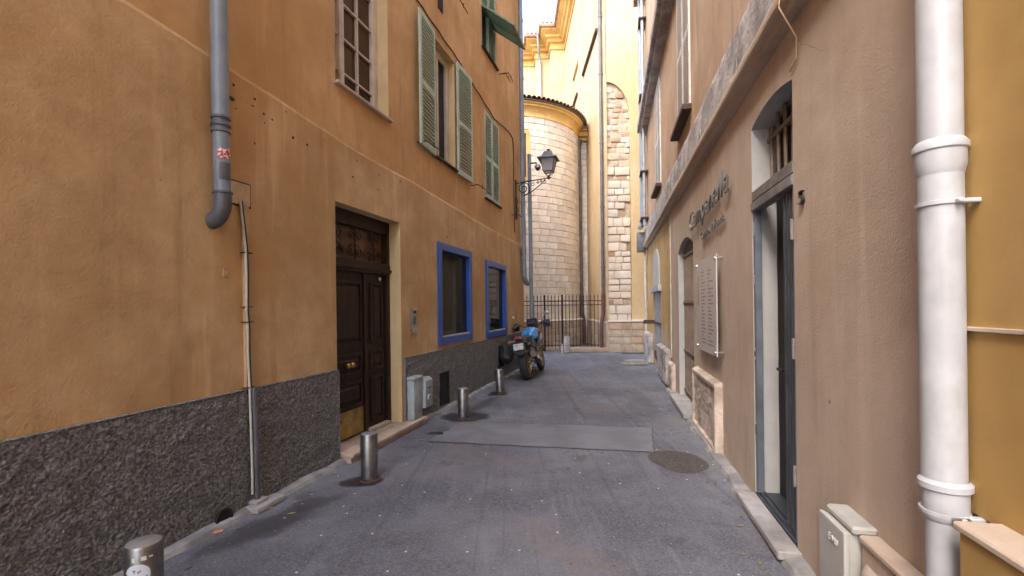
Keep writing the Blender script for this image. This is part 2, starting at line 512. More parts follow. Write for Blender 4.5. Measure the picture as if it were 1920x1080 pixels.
m_lamp_metal = M_plain('lamp_grey_metal', (.12, .125, .135), .45, .4, .15, 8)
m_pale = M_plain('pale_litter', (.6, .58, .55), .8)
m_salmon = M_plain('orange_fragment', (.6, .24, .15), .8)


def M_wood():
    m, nt, p = new_mat('dark_varnished_wood')
    v = coords(nt, (6, 6, .5))
    g = nz(nt, v, 5, 6, .6, .6)
    col = mixc(nt, ramp(nt, g, .3, .75), (.012, .006, .0045), (.040, .018, .011))
    nt.links.new(col, p.inputs['Base Color'])
    p.inputs['Roughness'].default_value = .5
    p.inputs['Specular IOR Level'].default_value = .3
    nt.links.new(bumpn(nt, g, .4, .002), p.inputs['Normal'])
    return m


m_wood = M_wood()


def M_sticker():
    m, nt, p = new_mat('graffiti_sticker')
    v = coords(nt, (1, 1, 1))
    n = nz(nt, v, 38, 2, .5, 1.2)
    col = mixc(nt, ramp(nt, n, .50, .53), (.42, .035, .05), (.72, .66, .66))
    nt.links.new(col, p.inputs['Base Color']); p.inputs['Roughness'].default_value = .5
    return m


def M_round_sticker():
    m, nt, p = new_mat('round_sticker')
    n = nz(nt, coords(nt), 30, 3, .5, .6)
    col = mixc(nt, ramp(nt, n, .60, .64), (.60, .62, .68), (.10, .05, .10))
    nt.links.new(col, p.inputs['Base Color']); p.inputs['Roughness'].default_value = .5
    return m


def M_menu():
    m, nt, p = new_mat('printed_menu')
    tc = nt.nodes.new('ShaderNodeTexCoord')
    s = nd(nt, 'ShaderNodeSeparateXYZ', {0: tc.outputs['Generated']})
    gx, gz = s.outputs[0], s.outputs[2]
    row = mth(nt, 'FRACT', mth(nt, 'MULTIPLY', gz, 26.0))
    line = mth(nt, 'MULTIPLY', mth(nt, 'GREATER_THAN', row, .25), mth(nt, 'LESS_THAN', row, .68))
    rown = mth(nt, 'FLOOR', mth(nt, 'MULTIPLY', gz, 26.0))
    rnd = nd(nt, 'ShaderNodeTexWhiteNoise', {'W': rown}, noise_dimensions='1D').outputs[0]
    def colm(a, w):
        c = mth(nt, 'MULTIPLY', mth(nt, 'GREATER_THAN', gx, a), mth(nt, 'LESS_THAN', gx, mth(nt, 'ADD', mth(nt, 'MULTIPLY', rnd, w), a + .08)))
        return c
    cols = mth(nt, 'MAXIMUM', colm(.30, .16), colm(.62, .2))
    words = ramp(nt, nz(nt, coords(nt, (60, 1, 25)), 1.0, 2), .36, .46)
    ink = mth(nt, 'MULTIPLY', mth(nt, 'MULTIPLY', line, cols), words)
    ink = mth(nt, 'MULTIPLY', ink, mth(nt, 'MULTIPLY', mth(nt, 'LESS_THAN', gz, .9), mth(nt, 'GREATER_THAN', gz, .08)))
    side = mth(nt, 'MULTIPLY', mth(nt, 'LESS_THAN', mth(nt, 'ABSOLUTE', mth(nt, 'SUBTRACT', gx, .13)), .025), mth(nt, 'MULTIPLY', mth(nt, 'GREATER_THAN', gz, .5), mth(nt, 'LESS_THAN', gz, .84)))
    ink = mth(nt, 'MAXIMUM', ink, side)
    col = mixc(nt, mth(nt, 'MULTIPLY', ink, .75), (.50, .45, .44), (.17, .08, .09))
    nt.links.new(col, p.inputs['Base Color']); p.inputs['Roughness'].default_value = .22
    return m


def M_asphalt():
    m, nt, p = new_mat('worn_asphalt')
    v = coords(nt)
    big = nz(nt, v, .55, 4, .62)
    mid = nz(nt, v, 3.5, 4, .65)
    fine = nz(nt, v, 130, 2, .7)
    agg = nd(nt, 'ShaderNodeTexVoronoi', {'Vector': v, 'Scale': 95.0}, feature='F1')
    col = mixc(nt, ramp(nt, big, .36, .64), (.085, .090, .114), (.192, .197, .226))
    col = mixc(nt, ramp(nt, mid, .35, .7, 0, .55), col, (.100, .100, .116))
    col = mixc(nt, ramp(nt, nd(nt, 'ShaderNodeSeparateColor', {0: agg.outputs[1]}).outputs[0], .3, 1, 0, .45), col, (.25, .245, .255))
    col = mixc(nt, ramp(nt, fine, .45, .7, 0, .35), col, (.075, .07, .075))
    rb = nz(nt, coords(nt, off=(4, 9, 0)), .9, 5, .6, .6)
    col = mixc(nt, ramp(nt, rb, .54, .68, 0, .4), col, (.205, .165, .150))
    # tyre tracks along the street
    tr = nz(nt, coords(nt, (9, .16, 1), rot=(0, 0, math.radians(13))), 1.0, 5, .6)
    col = mixc(nt, ramp(nt, tr, .55, .72, 0, .4), col, (.07, .068, .075))
    tr2 = nz(nt, coords(nt, (5, .45, 1), off=(2, 5, 0), rot=(0, 0, math.radians(24))), 1.0, 4, .65)
    col = mixc(nt, ramp(nt, tr2, .54, .70, 0, .38), col, (.235, .24, .265))
    oil = nz(nt, coords(nt, off=(1, 7, 0)), 1.7, 5, .7)
    col = mixc(nt, ramp(nt, oil, .57, .68, 0, .55), col, (.060, .058, .066))
    ck = cracks(nt, v, .7, .010)
    col = mixc(nt, mth(nt, 'MULTIPLY', ck, .8), col, (.03, .028, .03))
    # damp patches: ellipses with ragged rims
    wob = mth(nt, 'SUBTRACT', nz(nt, v, 5.5, 5, .7), .5)
    tcw = nt.nodes.new('ShaderNodeTexCoord').outputs['Object']
    wet = None
    for (cx, cy, rx, ry, ang, soft) in ((-.70, 6.86, .36, .33, 0, 0), (-.50, 7.75, .15, .85, -17, .6), (-1.42, 4.34, .20, .14, 0, 0), (-1.80, 3.55, .60, .20, 62, .72), (-1.62, 3.80, .36, .10, 62, .6), (-.27, 8.68, .2, .28, 0, 0),
                                  (.35, 11.0, .42, .9, -15, .7), (-.98, 5.98, .15, .09, 0, .9), (-.78, 6.18, .30, .16, 20, .45), (2.05, 7.5, .25, 1.2, -12, .35), (.6, 8.6, .5, .5, 0, .25)):
        mp = nd(nt, 'ShaderNodeMapping', {0: tcw, 1: (cx, cy, 0), 2: (0, 0, math.radians(ang)), 3: (rx, ry, 1)}, vector_type='TEXTURE')
        l = nd(nt, 'ShaderNodeVectorMath', {0: mp.outputs[0]}, operation='LENGTH').outputs['Value']
        e = ramp(nt, mth(nt, 'ADD', l, mth(nt, 'MULTIPLY', wob, 1.1 if soft == 0 else 2.4)), .88 if soft == 0 else .45, 1.02 if soft == 0 else 1.15, 1 if soft == 0 else soft, 0)
        wet = e if wet is None else mth(nt, 'MAXIMUM', wet, e)
    col = mixc(nt, mth(nt, 'MULTIPLY', wet, .88), col, (.026, .024, .026))
    # trodden gum and paper flecks
    def flecks(scale, rad, keep, off):
        vo = nd(nt, 'ShaderNodeTexVoronoi', {'Vector': coords(nt, off=(off, off, 0)), 'Scale': scale}, feature='F1', voronoi_dimensions='2D')
        a = mth(nt, 'LESS_THAN', mth(nt, 'ADD', vo.outputs[0], mth(nt, 'MULTIPLY', fine, .02)), rad)
        return mth(nt, 'MULTIPLY', a, mth(nt, 'GREATER_THAN', nd(nt, 'ShaderNodeSeparateColor', {0: vo.outputs[1]}).outputs[0], keep))
    col = mixc(nt, mth(nt, 'MULTIPLY', flecks(3.0, .037, .55, .3), .8), col, (.62, .62, .63))
    col = mixc(nt, mth(nt, 'MULTIPLY', flecks(5.0, .036, .7, 5.3), .6), col, (.46, .46, .48))
    col = mixc(nt, mth(nt, 'MULTIPLY', flecks(4.1, .06, .60, 9.1), .5), col, (.055, .053, .055))
    nt.links.new(col, p.inputs['Base Color'])
    rough = mth(nt, 'SUBTRACT', .86, mth(nt, 'MULTIPLY', wet, .5))
    nt.links.new(rough, p.inputs['Roughness'])
    p.inputs['Specular IOR Level'].default_value = .35
    hh = mth(nt, 'ADD', mth(nt, 'MULTIPLY', agg.outputs[0], .0025), mth(nt, 'MULTIPLY', fine, .0025))
    hh = mth(nt, 'ADD', hh, mth(nt, 'MULTIPLY', mid, .006))
    b = bumpn(nt, mth(nt, 'SUBTRACT', hh, mth(nt, 'MULTIPLY', ck, .004)), .8, 1.0)
    nt.links.new(b, p.inputs['Normal'])
    return m


m_asphalt = M_asphalt()
m_patch = M_plain('concrete_patch', (.168, .171, .190), .85, 0, .16, 2.6, .004, 110, dirt=.12, dirtc=(.22, .17, .16))
m_gravel = M_plain('gravel_patch', (.075, .064, .058), .8, 0, .45, 40, .010, 90)
m_ground = M_plain('ground_grey', (.15, .145, .14), .95)
m_kerb = M_plain('mortar_kerb', (.27, .26, .255), .9, 0, .3, 5, .010, 22, dirt=.55, dirtc=(.13, .125, .115))

# ================================================================== GROUND
def ground_z(x, y):
    return 0.006 * noise.noise((x * .6, y * .6, 0)) + 0.003 * noise.noise((x * 2.1, y * 2.1, 4))


mb = MB(); mb.box(-400, 400, -400, 400, -.5, -.03)
single('ground', mb, m_ground, kind='structure')
mb = MB()
mb.grid(lambda u, v: (-14 + 28 * u, -9 + 38 * v, ground_z(-14 + 28 * u, -9 + 38 * v)), 112, 152)
single('street', mb, m_asphalt, kind='structure', smooth=True)
# lighter trench repair across the street
mb = MB()
pa, pb, pc, pd = Vector((-1.03, 5.60, 0)), Vector((1.52, 5.08, 0)), Vector((1.80, 6.10, 0)), Vector((-.72, 6.55, 0))


def patch_pt(u, v):
    p = (pa.lerp(pb, u)).lerp(pd.lerp(pc, u), v)
    e = .018 * noise.noise((p.x * 9, p.y * 9, 2))
    if u < .02: p = p + Vector((.10 * noise.noise((p.y * 6, 3, 1)), 0, 0))
    return (p.x + e, p.y + e * 1.3, ground_z(p.x, p.y) + .005)


mb.grid(patch_pt, 60, 16)
single('concrete_patch', mb, m_patch, kind='structure', smooth=True)
for k, (a, b) in enumerate(((pa, pb), (pb, pc), (pd, pc))):
    mb = MB(); d_ = (b - a).normalized(); n_ = Vector((-d_.y, d_.x, 0))

    def seam(u, v, a=a, b=b, n_=n_):
        p = a.lerp(b, u)
        w = .004 + .007 * abs(noise.noise((p.x * 5, p.y * 5, 9)))
        q = p + n_ * (w * (v * 2 - 1) + .018 * noise.noise((p.x * 9, p.y * 9, 2)))
        return (q.x, q.y, ground_z(q.x, q.y) + .008)
    mb.grid(seam, 80, 1)
    single('patch_seam', mb, m_gravel, kind='structure')
mb = MB()
cx, cy = 1.68, 4.80


def gravel_pt(u, v):
    a = 2 * math.pi * u; r = v * (1 + .14 * noise.noise((math.cos(a) * 1.3, math.sin(a) * 1.3, 7)))
    x, y = cx + .27 * r * math.cos(a), cy + .36 * r * math.sin(a)
    return (x, y, ground_z(x, y) + .004 + .008 * (1 - v) )


mb.grid(gravel_pt, 64, 16)
single('gravel_patch', mb, m_gravel, kind='structure', weld=True)


# ragged mortar fillets at the feet of both walls
def fillet(name, fr, a, b, w, h, sgn, seed, n):
    mb = MB()

    def fn(u, v):
        s = a + (b - a) * u
        ww = w * (1 + .28 * noise.noise((s * 1.9, seed, 0)) + .10 * noise.noise((s * 9, seed, 1)))
        hh = h * (1 + .35 * noise.noise((s * 3, seed, 5)))
        prof = [(0.02, hh * 1.02), (-.35 * ww, hh), (-.8 * ww, hh * .72), (-ww, -.012)]
        t = v * 3; i = min(2, int(t)); f = t - i
        y = prof[i][0] * (1 - f) + prof[i + 1][0] * f; z = prof[i][1] * (1 - f) + prof[i + 1][1] * f
        return (s, y, z + .004 * noise.noise((s * 14, v * 6, seed)))
    mb.grid(fn, n, 6)
    return single(name, mb, m_kerb, fr=fr, kind='structure', smooth=True)


fillet('kerb_mortar', FL, 2.0, 5.05, .10, .045, 1, 3.1, 160)
fillet('kerb_mortar', FL, 6.8, 13.0, .11, .035, 1, 8.4, 220)
fillet('kerb_stone_strip', FR, -9.0, -1.6, .125, .05, 1, 5.7, 320)

# ================================================================== LEFT BUILDING
LB = Thing('ochre_building', 'long ochre plastered building with grey roughcast base and green shutters along the left side', 'building', FL, (0, 0, 0))


def ledge(s):
    pts = [(-9.1, 3.75), (3.0, 3.52), (4.03, 3.46), (5.5, 3.36), (6.92, 3.35), (9.21, 3.26), (13.1, 3.2)]
    for (a, za), (b, zb) in zip(pts, pts[1:]):
        if a <= s <= b: return za + (zb - za) * (s - a) / (b - a) + .012 * noise.noise((s * 1.7, 0, 0)) + .005 * noise.noise((s * 7, 0, 3))
    return 3.2


DOOR = dict(x0=5.05, x1=6.40, z0=0.0, z1=2.72, d=.26)
BW = [dict(x0=7.60, x1=8.96, z0=1.06, z1=2.57, d=.16), dict(x0=9.90, x1=11.25, z0=1.02, z1=2.50, d=.16)]
mb = MB(); rv = []
mb.wall(-9, 13.05, 0, 3.0, 0, [DOOR] + BW, rev=rv)
xs = [-9 + 22.05 * i / 200 for i in range(201)]
for a, b in zip(xs, xs[1:]):
    mb.poly([(a, 0, 3.0), (b, 0, 3.0), (b, 0.0, ledge(b) - .02), (a, 0.0, ledge(a) - .02)])
    mb.poly([(a, 0, ledge(a) - .02), (b, 0, ledge(b) - .02), (b, .012, ledge(b) + .012), (a, .012, ledge(a) + .012)])
    mb.poly([(a, .012, ledge(a) + .012), (b, .012, ledge(b) + .012), (b, .06, ledge(b) + .022), (a, .06, ledge(a) + .022)])
mb.poly([(13.05, 0, 0), (13.05, 8, 0), (13.05, 8, 3.2), (13.05, 0, 3.2)])
LB.part('lower_wall', mb, m_left_low)
for q in rv: LB.part('reveal', q, m_reveal)
W1 = dict(x0=5.15, x1=6.23, z0=4.02, z1=6.35, d=.24)
W2 = dict(x0=7.55, x1=8.46, z0=3.98, z1=5.86, d=.22)
W3 = dict(x0=10.05, x1=11.08, z0=3.86, z1=5.72, d=.10)
W4 = dict(x0=9.97, x1=10.95, z0=6.95, z1=9.0, d=.18)
W5 = dict(x0=7.5, x1=8.5, z0=7.1, z1=9.1, d=.18)
mb = MB(); rv = []
mb.wall(-9, 13.0, 3.0, 10.2, .05, [W1, W2, W3, W4, W5], rev=rv)
mb.poly([(13.0, .05, 3.0), (13.0, 8, 3.0), (13.0, 8, 10.2), (13.0, .05, 10.2)])
LB.part('upper_wall', mb, m_left_up)
for q in rv: LB.part('reveal', q, m_reveal)
mb = MB(); mb.box(-9, 12.9, .7, 8, 0, 10.15)
LB.part('building_core', mb, m_left_up)
mb = MB(); mb.box(-9.2, 13.3, -.30, 8.2, 10.2, 10.4)
LB.part('roof', mb, m_tile)

# roughcast base: really lumpy
VENTS = [(7.54, 7.90, .06, .58), (10.62, 11.0, .26, .74)]


def rough_base(x0, x1, ztop, du, dv, seed):
    mb = MB()
    nu, nv = int((x1 - x0) / du), int(ztop / dv)

    def fn(u, v):
        x = x0 + (x1 - x0) * u; z = ztop * v
        h = .008 * noise.noise((x * 7, z * 9, seed)) + .005 * noise.noise((x * 24, z * 28, seed)) + .006 * max(-.2, noise.noise((x * 66, z * 78, seed + 5))) + .006 * noise.noise((x * 130, z * 130, seed))
        zz = z
        if v > .999:
            zz = ztop + .010 * noise.noise((x * 4, 1, seed)) + .006 * noise.noise((x * 26, 1, seed)); h = .004
        return (x, -.022 - h, zz)
    mb.grid(fn, nu, nv, skip=lambda u, v: any(a < x0 + (x1 - x0) * u < b and c < ztop * v < d for a, b, c, d in VENTS))
    mb.poly([(x0, -.022, ztop), (x1, -.022, ztop), (x1, .002, ztop + .006), (x0, .002, ztop + .006)])
    for x in (x0, x1): mb.poly([(x, -.03, 0), (x, .002, 0), (x, .002, ztop), (x, -.03, ztop)])
    return mb


LB.part('roughcast_base', rough_base(1.9, 5.045, .965, .0072, .0072, 2.0), m_plinth, smooth=True)
LB.part('roughcast_base', rough_base(6.45, 13.03, .935, .015, .014, 9.0), m_plinth, smooth=True)
mb = MB(); mb.box(-9, 1.9, -.03, 0.01, 0, .965)
LB.part('roughcast_base', mb, m_plinth)
for (a, b, c, d) in VENTS:
    mb = MB(); mb.box(a, b, -.012, -.004, c, d)
    for (p, q, r, t) in ((a, a + .015, c, d), (b - .03, b, c, d), (a, b, d - .02, d)):
        mb.box(p, q, -.03, -.012, r, t)
    LB.part('cellar_vent', mb, m_darkroom)

# entrance door --------------------------------------------------------
yd = .22
door = MB()
door.box(5.05, 5.10, yd - .06, yd + .06, .10, 2.72); door.box(6.33, 6.40, yd - .06, yd + .06, .10, 2.72)
door.box(5.05, 6.40, yd - .06, yd + .06, 2.56, 2.72)
door.box(5.05, 6.40, yd - .075, yd + .06, 2.03, 2.17, .012)
door.box(5.05, 6.40, yd - .095, yd, 2.06, 2.10, .008)
dfr = LB.part('entrance_door', door, m_wood)


def panel(mb, x0, x1, z0, z1, y):
    for a, b, c, d in ((x0, x0 + .03, z0, z1), (x1 - .03, x1, z0, z1), (x0 + .03, x1 - .03, z0, z0 + .03), (x0 + .03, x1 - .03, z1 - .03, z1)): mb.box(a, b, y - .026, y + .02, c, d, .008, 2)
    mb.box(x0 + .06, x1 - .06, y - .024, y + .02, z0 + .065, z1 - .065, .016)


leaf = MB()
leaf.box(5.10, 5.885, yd - .02, yd + .03, .12, 2.03)
panel(leaf, 5.20, 5.78, 1.18, 1.92, yd - .02); panel(leaf, 5.20, 5.78, .84, 1.08, yd - .02); panel(leaf, 5.20, 5.78, .46, .76, yd - .02)
leaf.box(5.83, 5.89, yd - .05, yd - .018, .12, 2.03, .01)
lf = LB.part('door_leaf', leaf, m_wood, parent=dfr)
leaf = MB()
leaf.box(5.895, 6.33, yd - .02, yd + .03, .12, 2.03)
panel(leaf, 5.98, 6.25, 1.18, 1.92, yd - .02); panel(leaf, 5.98, 6.25, .84, 1.08, yd - .02); panel(leaf, 5.98, 6.25, .20, .76, yd - .02)
LB.part('door_leaf', leaf, m_wood, parent=dfr)
mb = MB(); mb.box(5.12, 5.82, yd - .026, yd - .018, .13, .43)
LB.part('kick_plate', mb, m_brass, parent=dfr)
for kx in (5.44, 5.53):
    mb = MB(); mb.lathe([(.001, -.075), (.022, -.073), (.034, -.058), (.034, -.045), (.018, -.03), (.014, -.01), (.03, -.004), (.03, 0)], (kx, yd - .03, .955), 16, axis='y')
    LB.part('door_knob', mb, m_brass, True, parent=dfr)
mb = MB(); mb.ball((6.2, yd - .03, 1.97), .02, sz=1.6); LB.part('door_bell', mb, m_chrome, True, parent=dfr)
mb = MB(); mb.box(5.10, 6.33, yd + .02, yd + .03, 2.17, 2.56); LB.part('transom_glass', mb, m_wall_refl, parent=dfr)


def spiral(cx, cz, r0, turns, a0, y, sgn=1, n=26):
    return [(cx + r0 * (1 - .82 * i / n) * math.cos(a0 + sgn * turns * 2 * math.pi * i / n), y, cz + r0 * (1 - .82 * i / n) * math.sin(a0 + sgn * turns * 2 * math.pi * i / n)) for i in range(n + 1)]


g = MB()
for gx in (5.30, 5.70, 6.10): g.tube([(gx, yd - .01, 2.17), (gx, yd - .01, 2.56)], .011, 6)
for gx in (5.30, 5.70, 6.10):
    for sx in (-1, 1):
        for cz, sg in ((2.27, 1), (2.46, -1)):
            g.tube(spiral(gx + sx * .085, cz, .06, 1.3, math.pi if sx > 0 else 0, yd - .01, sg * sx), .007, 5)
        g.tube([(gx, yd - .01, 2.365), (gx + sx * .1, yd - .01, 2.33), (gx + sx * .19, yd - .01, 2.24)], .007, 5)
LB.part('transom_grille', g, m_iron, True, parent=dfr)
mb = MB(); mb.box(5.06, 6.80, -.17, .02, .055, .10, .008); mb.box(5.06, 6.40, .02, .30, .055, .10); mb.box(5.07, 6.79, -.14, .02, -.02, .055)
mb.box(5.9, 6.33, .12, .2, .10, .135, .004)
LB.part('door_step', mb, m_marble)

# two blue shop windows -----------------------------------------------
for w, (a, b, c, d) in zip(BW, ((7.545, 9.015, 1.00, 2.625), (9.845, 11.305, .955, 2.555))):
    mb = MB()
    mb.box(a, a + .12, -.035, .10, c, d, .006); mb.box(b - .12, b, -.035, .10, c, d, .006)
    mb.box(a + .12, b - .12, -.034, .10, d - .12, d, .006); mb.box(a + .12, b - .12, -.034, .10, c, c + .13, .006)
    fr = LB.part('blue_window', mb, m_blue)
    mb = MB(); mb.box(a + .12, b - .12, -.02, .044, c + .132, c + .145); LB.part('sill', mb, m_white_frame, parent=fr)
    mb = MB(); mb.box(a + .1, b - .1, .045, .055, c + .12, d - .10); LB.part('pane', mb, m_glass, parent=fr)
    mb = MB(); mb.box(a + .12, b - .12, .15, .16, c + .12, d - .12); LB.part('dark_interior', mb, m_darkroom, parent=fr)


# louvred shutters -----------------------------------------------------
def shutter(t, x0, x1, z0, z1, mat, M=None, th=.034, mid=.45, pitch=.056, stile=.065, name='shutter'):
    """leaf in its own plane: x across, z up, y thickness (0..th); M places it in the frame"""
    M = M or Matrix.Identity(4)
    zm = z0 + (z1 - z0) * mid
    mb = MB()
    mb.box(x0, x0 + stile, 0, th, z0, z1, .004); mb.box(x1 - stile, x1, 0, th, z0, z1, .004)
    rails = [(z0, z0 + .10), (z1 - .08, z1)] + ([(zm, zm + .09)] if mid else [])
    for a, b in rails: mb.box(x0 + stile, x1 - stile, .001, th - .001, a, b, .003)
    mb.xf(M)
    fr = t.part(name, mb, mat)
    sl = MB(); ln = x1 - x0 - 2 * stile
    sl.box(-ln / 2, ln / 2, -.019, .017, -.0095, .0095)
    sl.xf(Matrix.Rotation(math.radians(14), 4, 'X'))
    me = sl.mesh('slat', mat)
    bands = ([(z0 + .10, zm), (zm + .09, z1 - .08)] if mid else [(z0 + .10, z1 - .08)])
    for a, b in bands:
        n = max(1, int((b - a) / pitch))
        for k in range(n):
            o = t.link('slat', me, fr)
            o.matrix_local = Matrix.Translation(-t.base) @ M @ Matrix.Translation(((x0 + x1) / 2, th / 2, a + (b - a) * (k + .5) / n))
    return fr


def hook(t, x, z, l=.45, out=.16, y0=0.05):
    mb = MB()
    mb.tube([(x, y0 + .02, z), (x, y0 - out * .4, z), (x, y0 - out, z + .01)], .009, 6)
    mb.tube([(x - .02, y0 - out, z), (x + l, y0 - out * .85, z + .03)], .009, 6)
    mb.tube([(x + l * .55, y0 - out * .9, z), (x + l * .55, y0 - out * .9, z + .07)], .008, 6)
    t.part('shutter_hook', mb, m_rust, True)


def hinged(xh, y, ang):                       # leaf drawn from x=0, swung about a vertical hinge
    return Matrix.Translation((xh, y, 0)) @ Matrix.Rotation(ang, 4, 'Z')


shutter(LB, -.60, 0, 3.94, 5.88, m_shutter, hinged(7.54, -.02, math.radians(4)))
shutter(LB, 0, .66, 3.92, 5.88, m_shutter, hinged(8.47, -.012, math.radians(-2)))
shutter(LB, 0, .50, 3.87, 5.71, m_shutter, hinged(10.06, .045, 0))
shutter(LB, 0, .50, 3.87, 5.71, m_shutter, hinged(10.575, .045, 0))
# upper window: fixed top leaves, lower flaps pushed out
for xa in (9.98, 10.475):
    shutter(LB, 0, .47, 7.82, 9.0, m_shutter2, hinged(xa, .06, 0), mid=0)
    fl = Matrix.Translation((xa, .04, 7.82)) @ Matrix.Rotation(math.radians(-52), 4, 'X') @ Matrix.Translation((0, 0, -.86))
    shutter(LB, 0, .47, 0, .86, m_shutter2, fl, mid=0, name='shutter_flap')
mb = MB()
for xa in (9.97, 10.44, 10.90): mb.box(xa, xa + .05, .06, .12, 6.96, 7.84)
LB.part('window_frame', mb, m_shutter2)
mb = MB(); mb.box(9.97, 10.95, .20, .21, 6.95, 9.0); LB.part('dark_interior', mb, m_darkroom)
shutter(LB, 0, .49, 7.1, 9.1, m_shutter2, hinged(7.5, .06, 0)); shutter(LB, 0, .49, 7.1, 9.1, m_shutter2, hinged(8.0, .06, 0))
for x, z in ((7.02, 3.99), (9.2, 3.90), (8.3, 6.86), (11.15, 6.93), (11.4, 7.05)): hook(LB, x, z, .5)
hook(LB, 12.1, 3.88, .5)

# small-paned window: frame, glazing bars, panes
yw = .22
mb = MB()
mb.box(5.15, 5.22, yw, yw + .06, 4.05, 6.35, .006); mb.box(6.13, 6.23, yw - .02, yw + .06, 4.05, 6.35, .006)
mb.box(5.44, 5.53, yw - .02, yw + .06, 4.05, 6.35, .008)
mb.box(5.22, 5.44, yw, yw + .05, 4.05, 4.12); mb.box(5.53, 6.13, yw, yw + .05, 4.05, 4.12)
wf = LB.part('small_paned_window', mb, m_white_frame)
mb = MB()
mb.box(5.81, 5.835, yw, yw + .035, 4.12, 6.35)
for k in range(6): mb.box(5.22, 6.13, yw + .002, yw + .033, 4.30 + k * .40, 4.322 + k * .40)
LB.part('glazing_bar', mb, m_white_frame, parent=wf)
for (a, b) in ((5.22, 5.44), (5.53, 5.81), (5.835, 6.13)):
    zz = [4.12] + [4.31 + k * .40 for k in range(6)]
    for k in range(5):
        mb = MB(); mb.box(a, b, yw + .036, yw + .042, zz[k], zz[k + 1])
        o = LB.part('pane', mb, m_sky_refl if (a < 5.3 and k > 0) else m_brownglass, parent=wf)  # left column above the lowest pane gets the painted sky reflection
mb = MB(); mb.box(5.15, 6.23, yw + .2, yw + .21, 4.0, 6.35); LB.part('curtain', mb, m_curtain, parent=wf)
mb = MB(); mb.box(5.12, 6.27, .00, .28, 3.985, 4.02, .008); LB.part('window_sill', mb, m_right_low)
# casement between the open shutters
mb = MB()
mb.box(7.55, 7.62, .18, .24, 3.98, 5.86); mb.box(8.36, 8.46, .16, .24, 3.98, 5.86, .008); mb.box(7.55, 8.46, .18, .24, 5.76, 5.86); mb.box(7.98, 8.05, .17, .24, 3.98, 5.76)
wf = LB.part('casement_window', mb, m_white_frame)
for a, b in ((7.62, 7.98), (8.05, 8.36)):
    mb = MB(); mb.box(a, b, .21, .215, 4.0, 5.76); LB.part('pane', mb, m_glass, parent=wf)
for (a, b, z) in ((7.5, 8.52, 3.955), (10.02, 11.12, 3.835), (9.93, 11.0, 6.92)):
    mb = MB(); mb.box(a, b, -.01, .2, z, z + .028, .006); LB.part('window_sill', mb, m_rust)
mb = MB(); mb.box(7.80, 7.98, .035, .06, 6.42, 6.66); LB.part('wall_vent', mb, m_darkroom)
# plate, stamped tile, drain hole
mb = MB(); mb.box(3.762, 3.943, -.014, .01, 2.432, 2.603, .003); LB.part('cover_plate', mb, m_plate)
mb = MB(); mb.box(3.747, 3.958, -.003, .01, 2.418, 2.617); LB.part('plate_joint', mb, m_rust)
mb = MB(); mb.box(3.685, 3.735, -.008, .01, 1.85, 1.92, .003); mb.box(3.70, 3.72, -.012, .01, 1.865, 1.895, .002); LB.part('stamped_tile', mb, m_tan)
mb = MB(); mb.lathe([(.066, -.03), (.072, -.058), (.055, -.056), (.052, -.050), (.0001, -.050)], (3.63, 0, .055), 20, axis='y')
LB.part('drain_outlet', mb, m_darkroom, True)

mb = MB()
for k in range(26):
    x = RND.choice((RND.uniform(3.66, 4.2), RND.uniform(3.0, 9.0), RND.uniform(4.2, 6.5))); z = ledge(x) - abs(RND.gauss(0, .22)) - .06
    if x < 3.6: continue
    if z < 2.75 and 4.95 < x < 6.5: continue
    q = RND.uniform(.006, .015)
    mb.ball((x, 0.0, z), q, RND.uniform(.8, 2.0), .5, RND.uniform(.7, 1.3), 6)
LB.part('anchor_holes', mb, m_rust, kind='stuff')

# things fixed to the left building -----------------------------------
t = Thing('downpipe', 'grey plastic downpipe with a red graffiti sticker ending in an elbow on the left wall', 'downpipe', FL, (3.61, -.085, 2.26))
mb = MB(); mb.tube([(3.595, -.085, 8.0), (3.605, -.085, 3.02)], .058, 20); t.part('upper_pipe', mb, m_pvc, True)
mb = MB(); mb.lathe([(.055, 0), (.064, .005), (.064, .02), (.058, .03), (.058, .045), (.067, .05), (.067, .065), (.058, .072), (.056, .1), (.066, .105), (.066, .118), (.058, .125)], (3.606, -.085, 2.90), 22); t.part('collar', mb, m_pvc_dark, True)
mb = MB(); mb.tube([(3.606, -.085, 2.93), (3.615, -.085, 2.46)], .055, 20); t.part('lower_pipe', mb, m_pvc, True)
mb = MB(); mb.tube([(3.616, -.085, 2.47), (3.616, -.085, 2.40), (3.614, -.078, 2.345), (3.610, -.058, 2.30), (3.605, -.025, 2.27), (3.60, .03, 2.255)], .061, 20)
mb.lathe([(.06, 0), (.068, .004), (.068, .018), (.058, .022)], (3.615, -.085, 2.455), 22)
t.part('elbow', mb, m_pvc_dark, True)
mb = MB()
mb.grid(lambda u, v: (3.609 + .0572 * math.cos(math.pi * (1.12 + .95 * u)), -.085 + .0572 * math.sin(math.pi * (1.12 + .95 * u)), 2.705 + .075 * v + .01 * u), 14, 3)
t.part('sticker', mb, M_sticker(), True)
mb = MB(); mb.lathe([(.0565, 0), (.0565, .13)], (3.612, -.085, 2.55), 20, math.pi * 1.15, math.pi * 1.9); t.part('peeled_sticker', mb, m_pvc_dark, True)

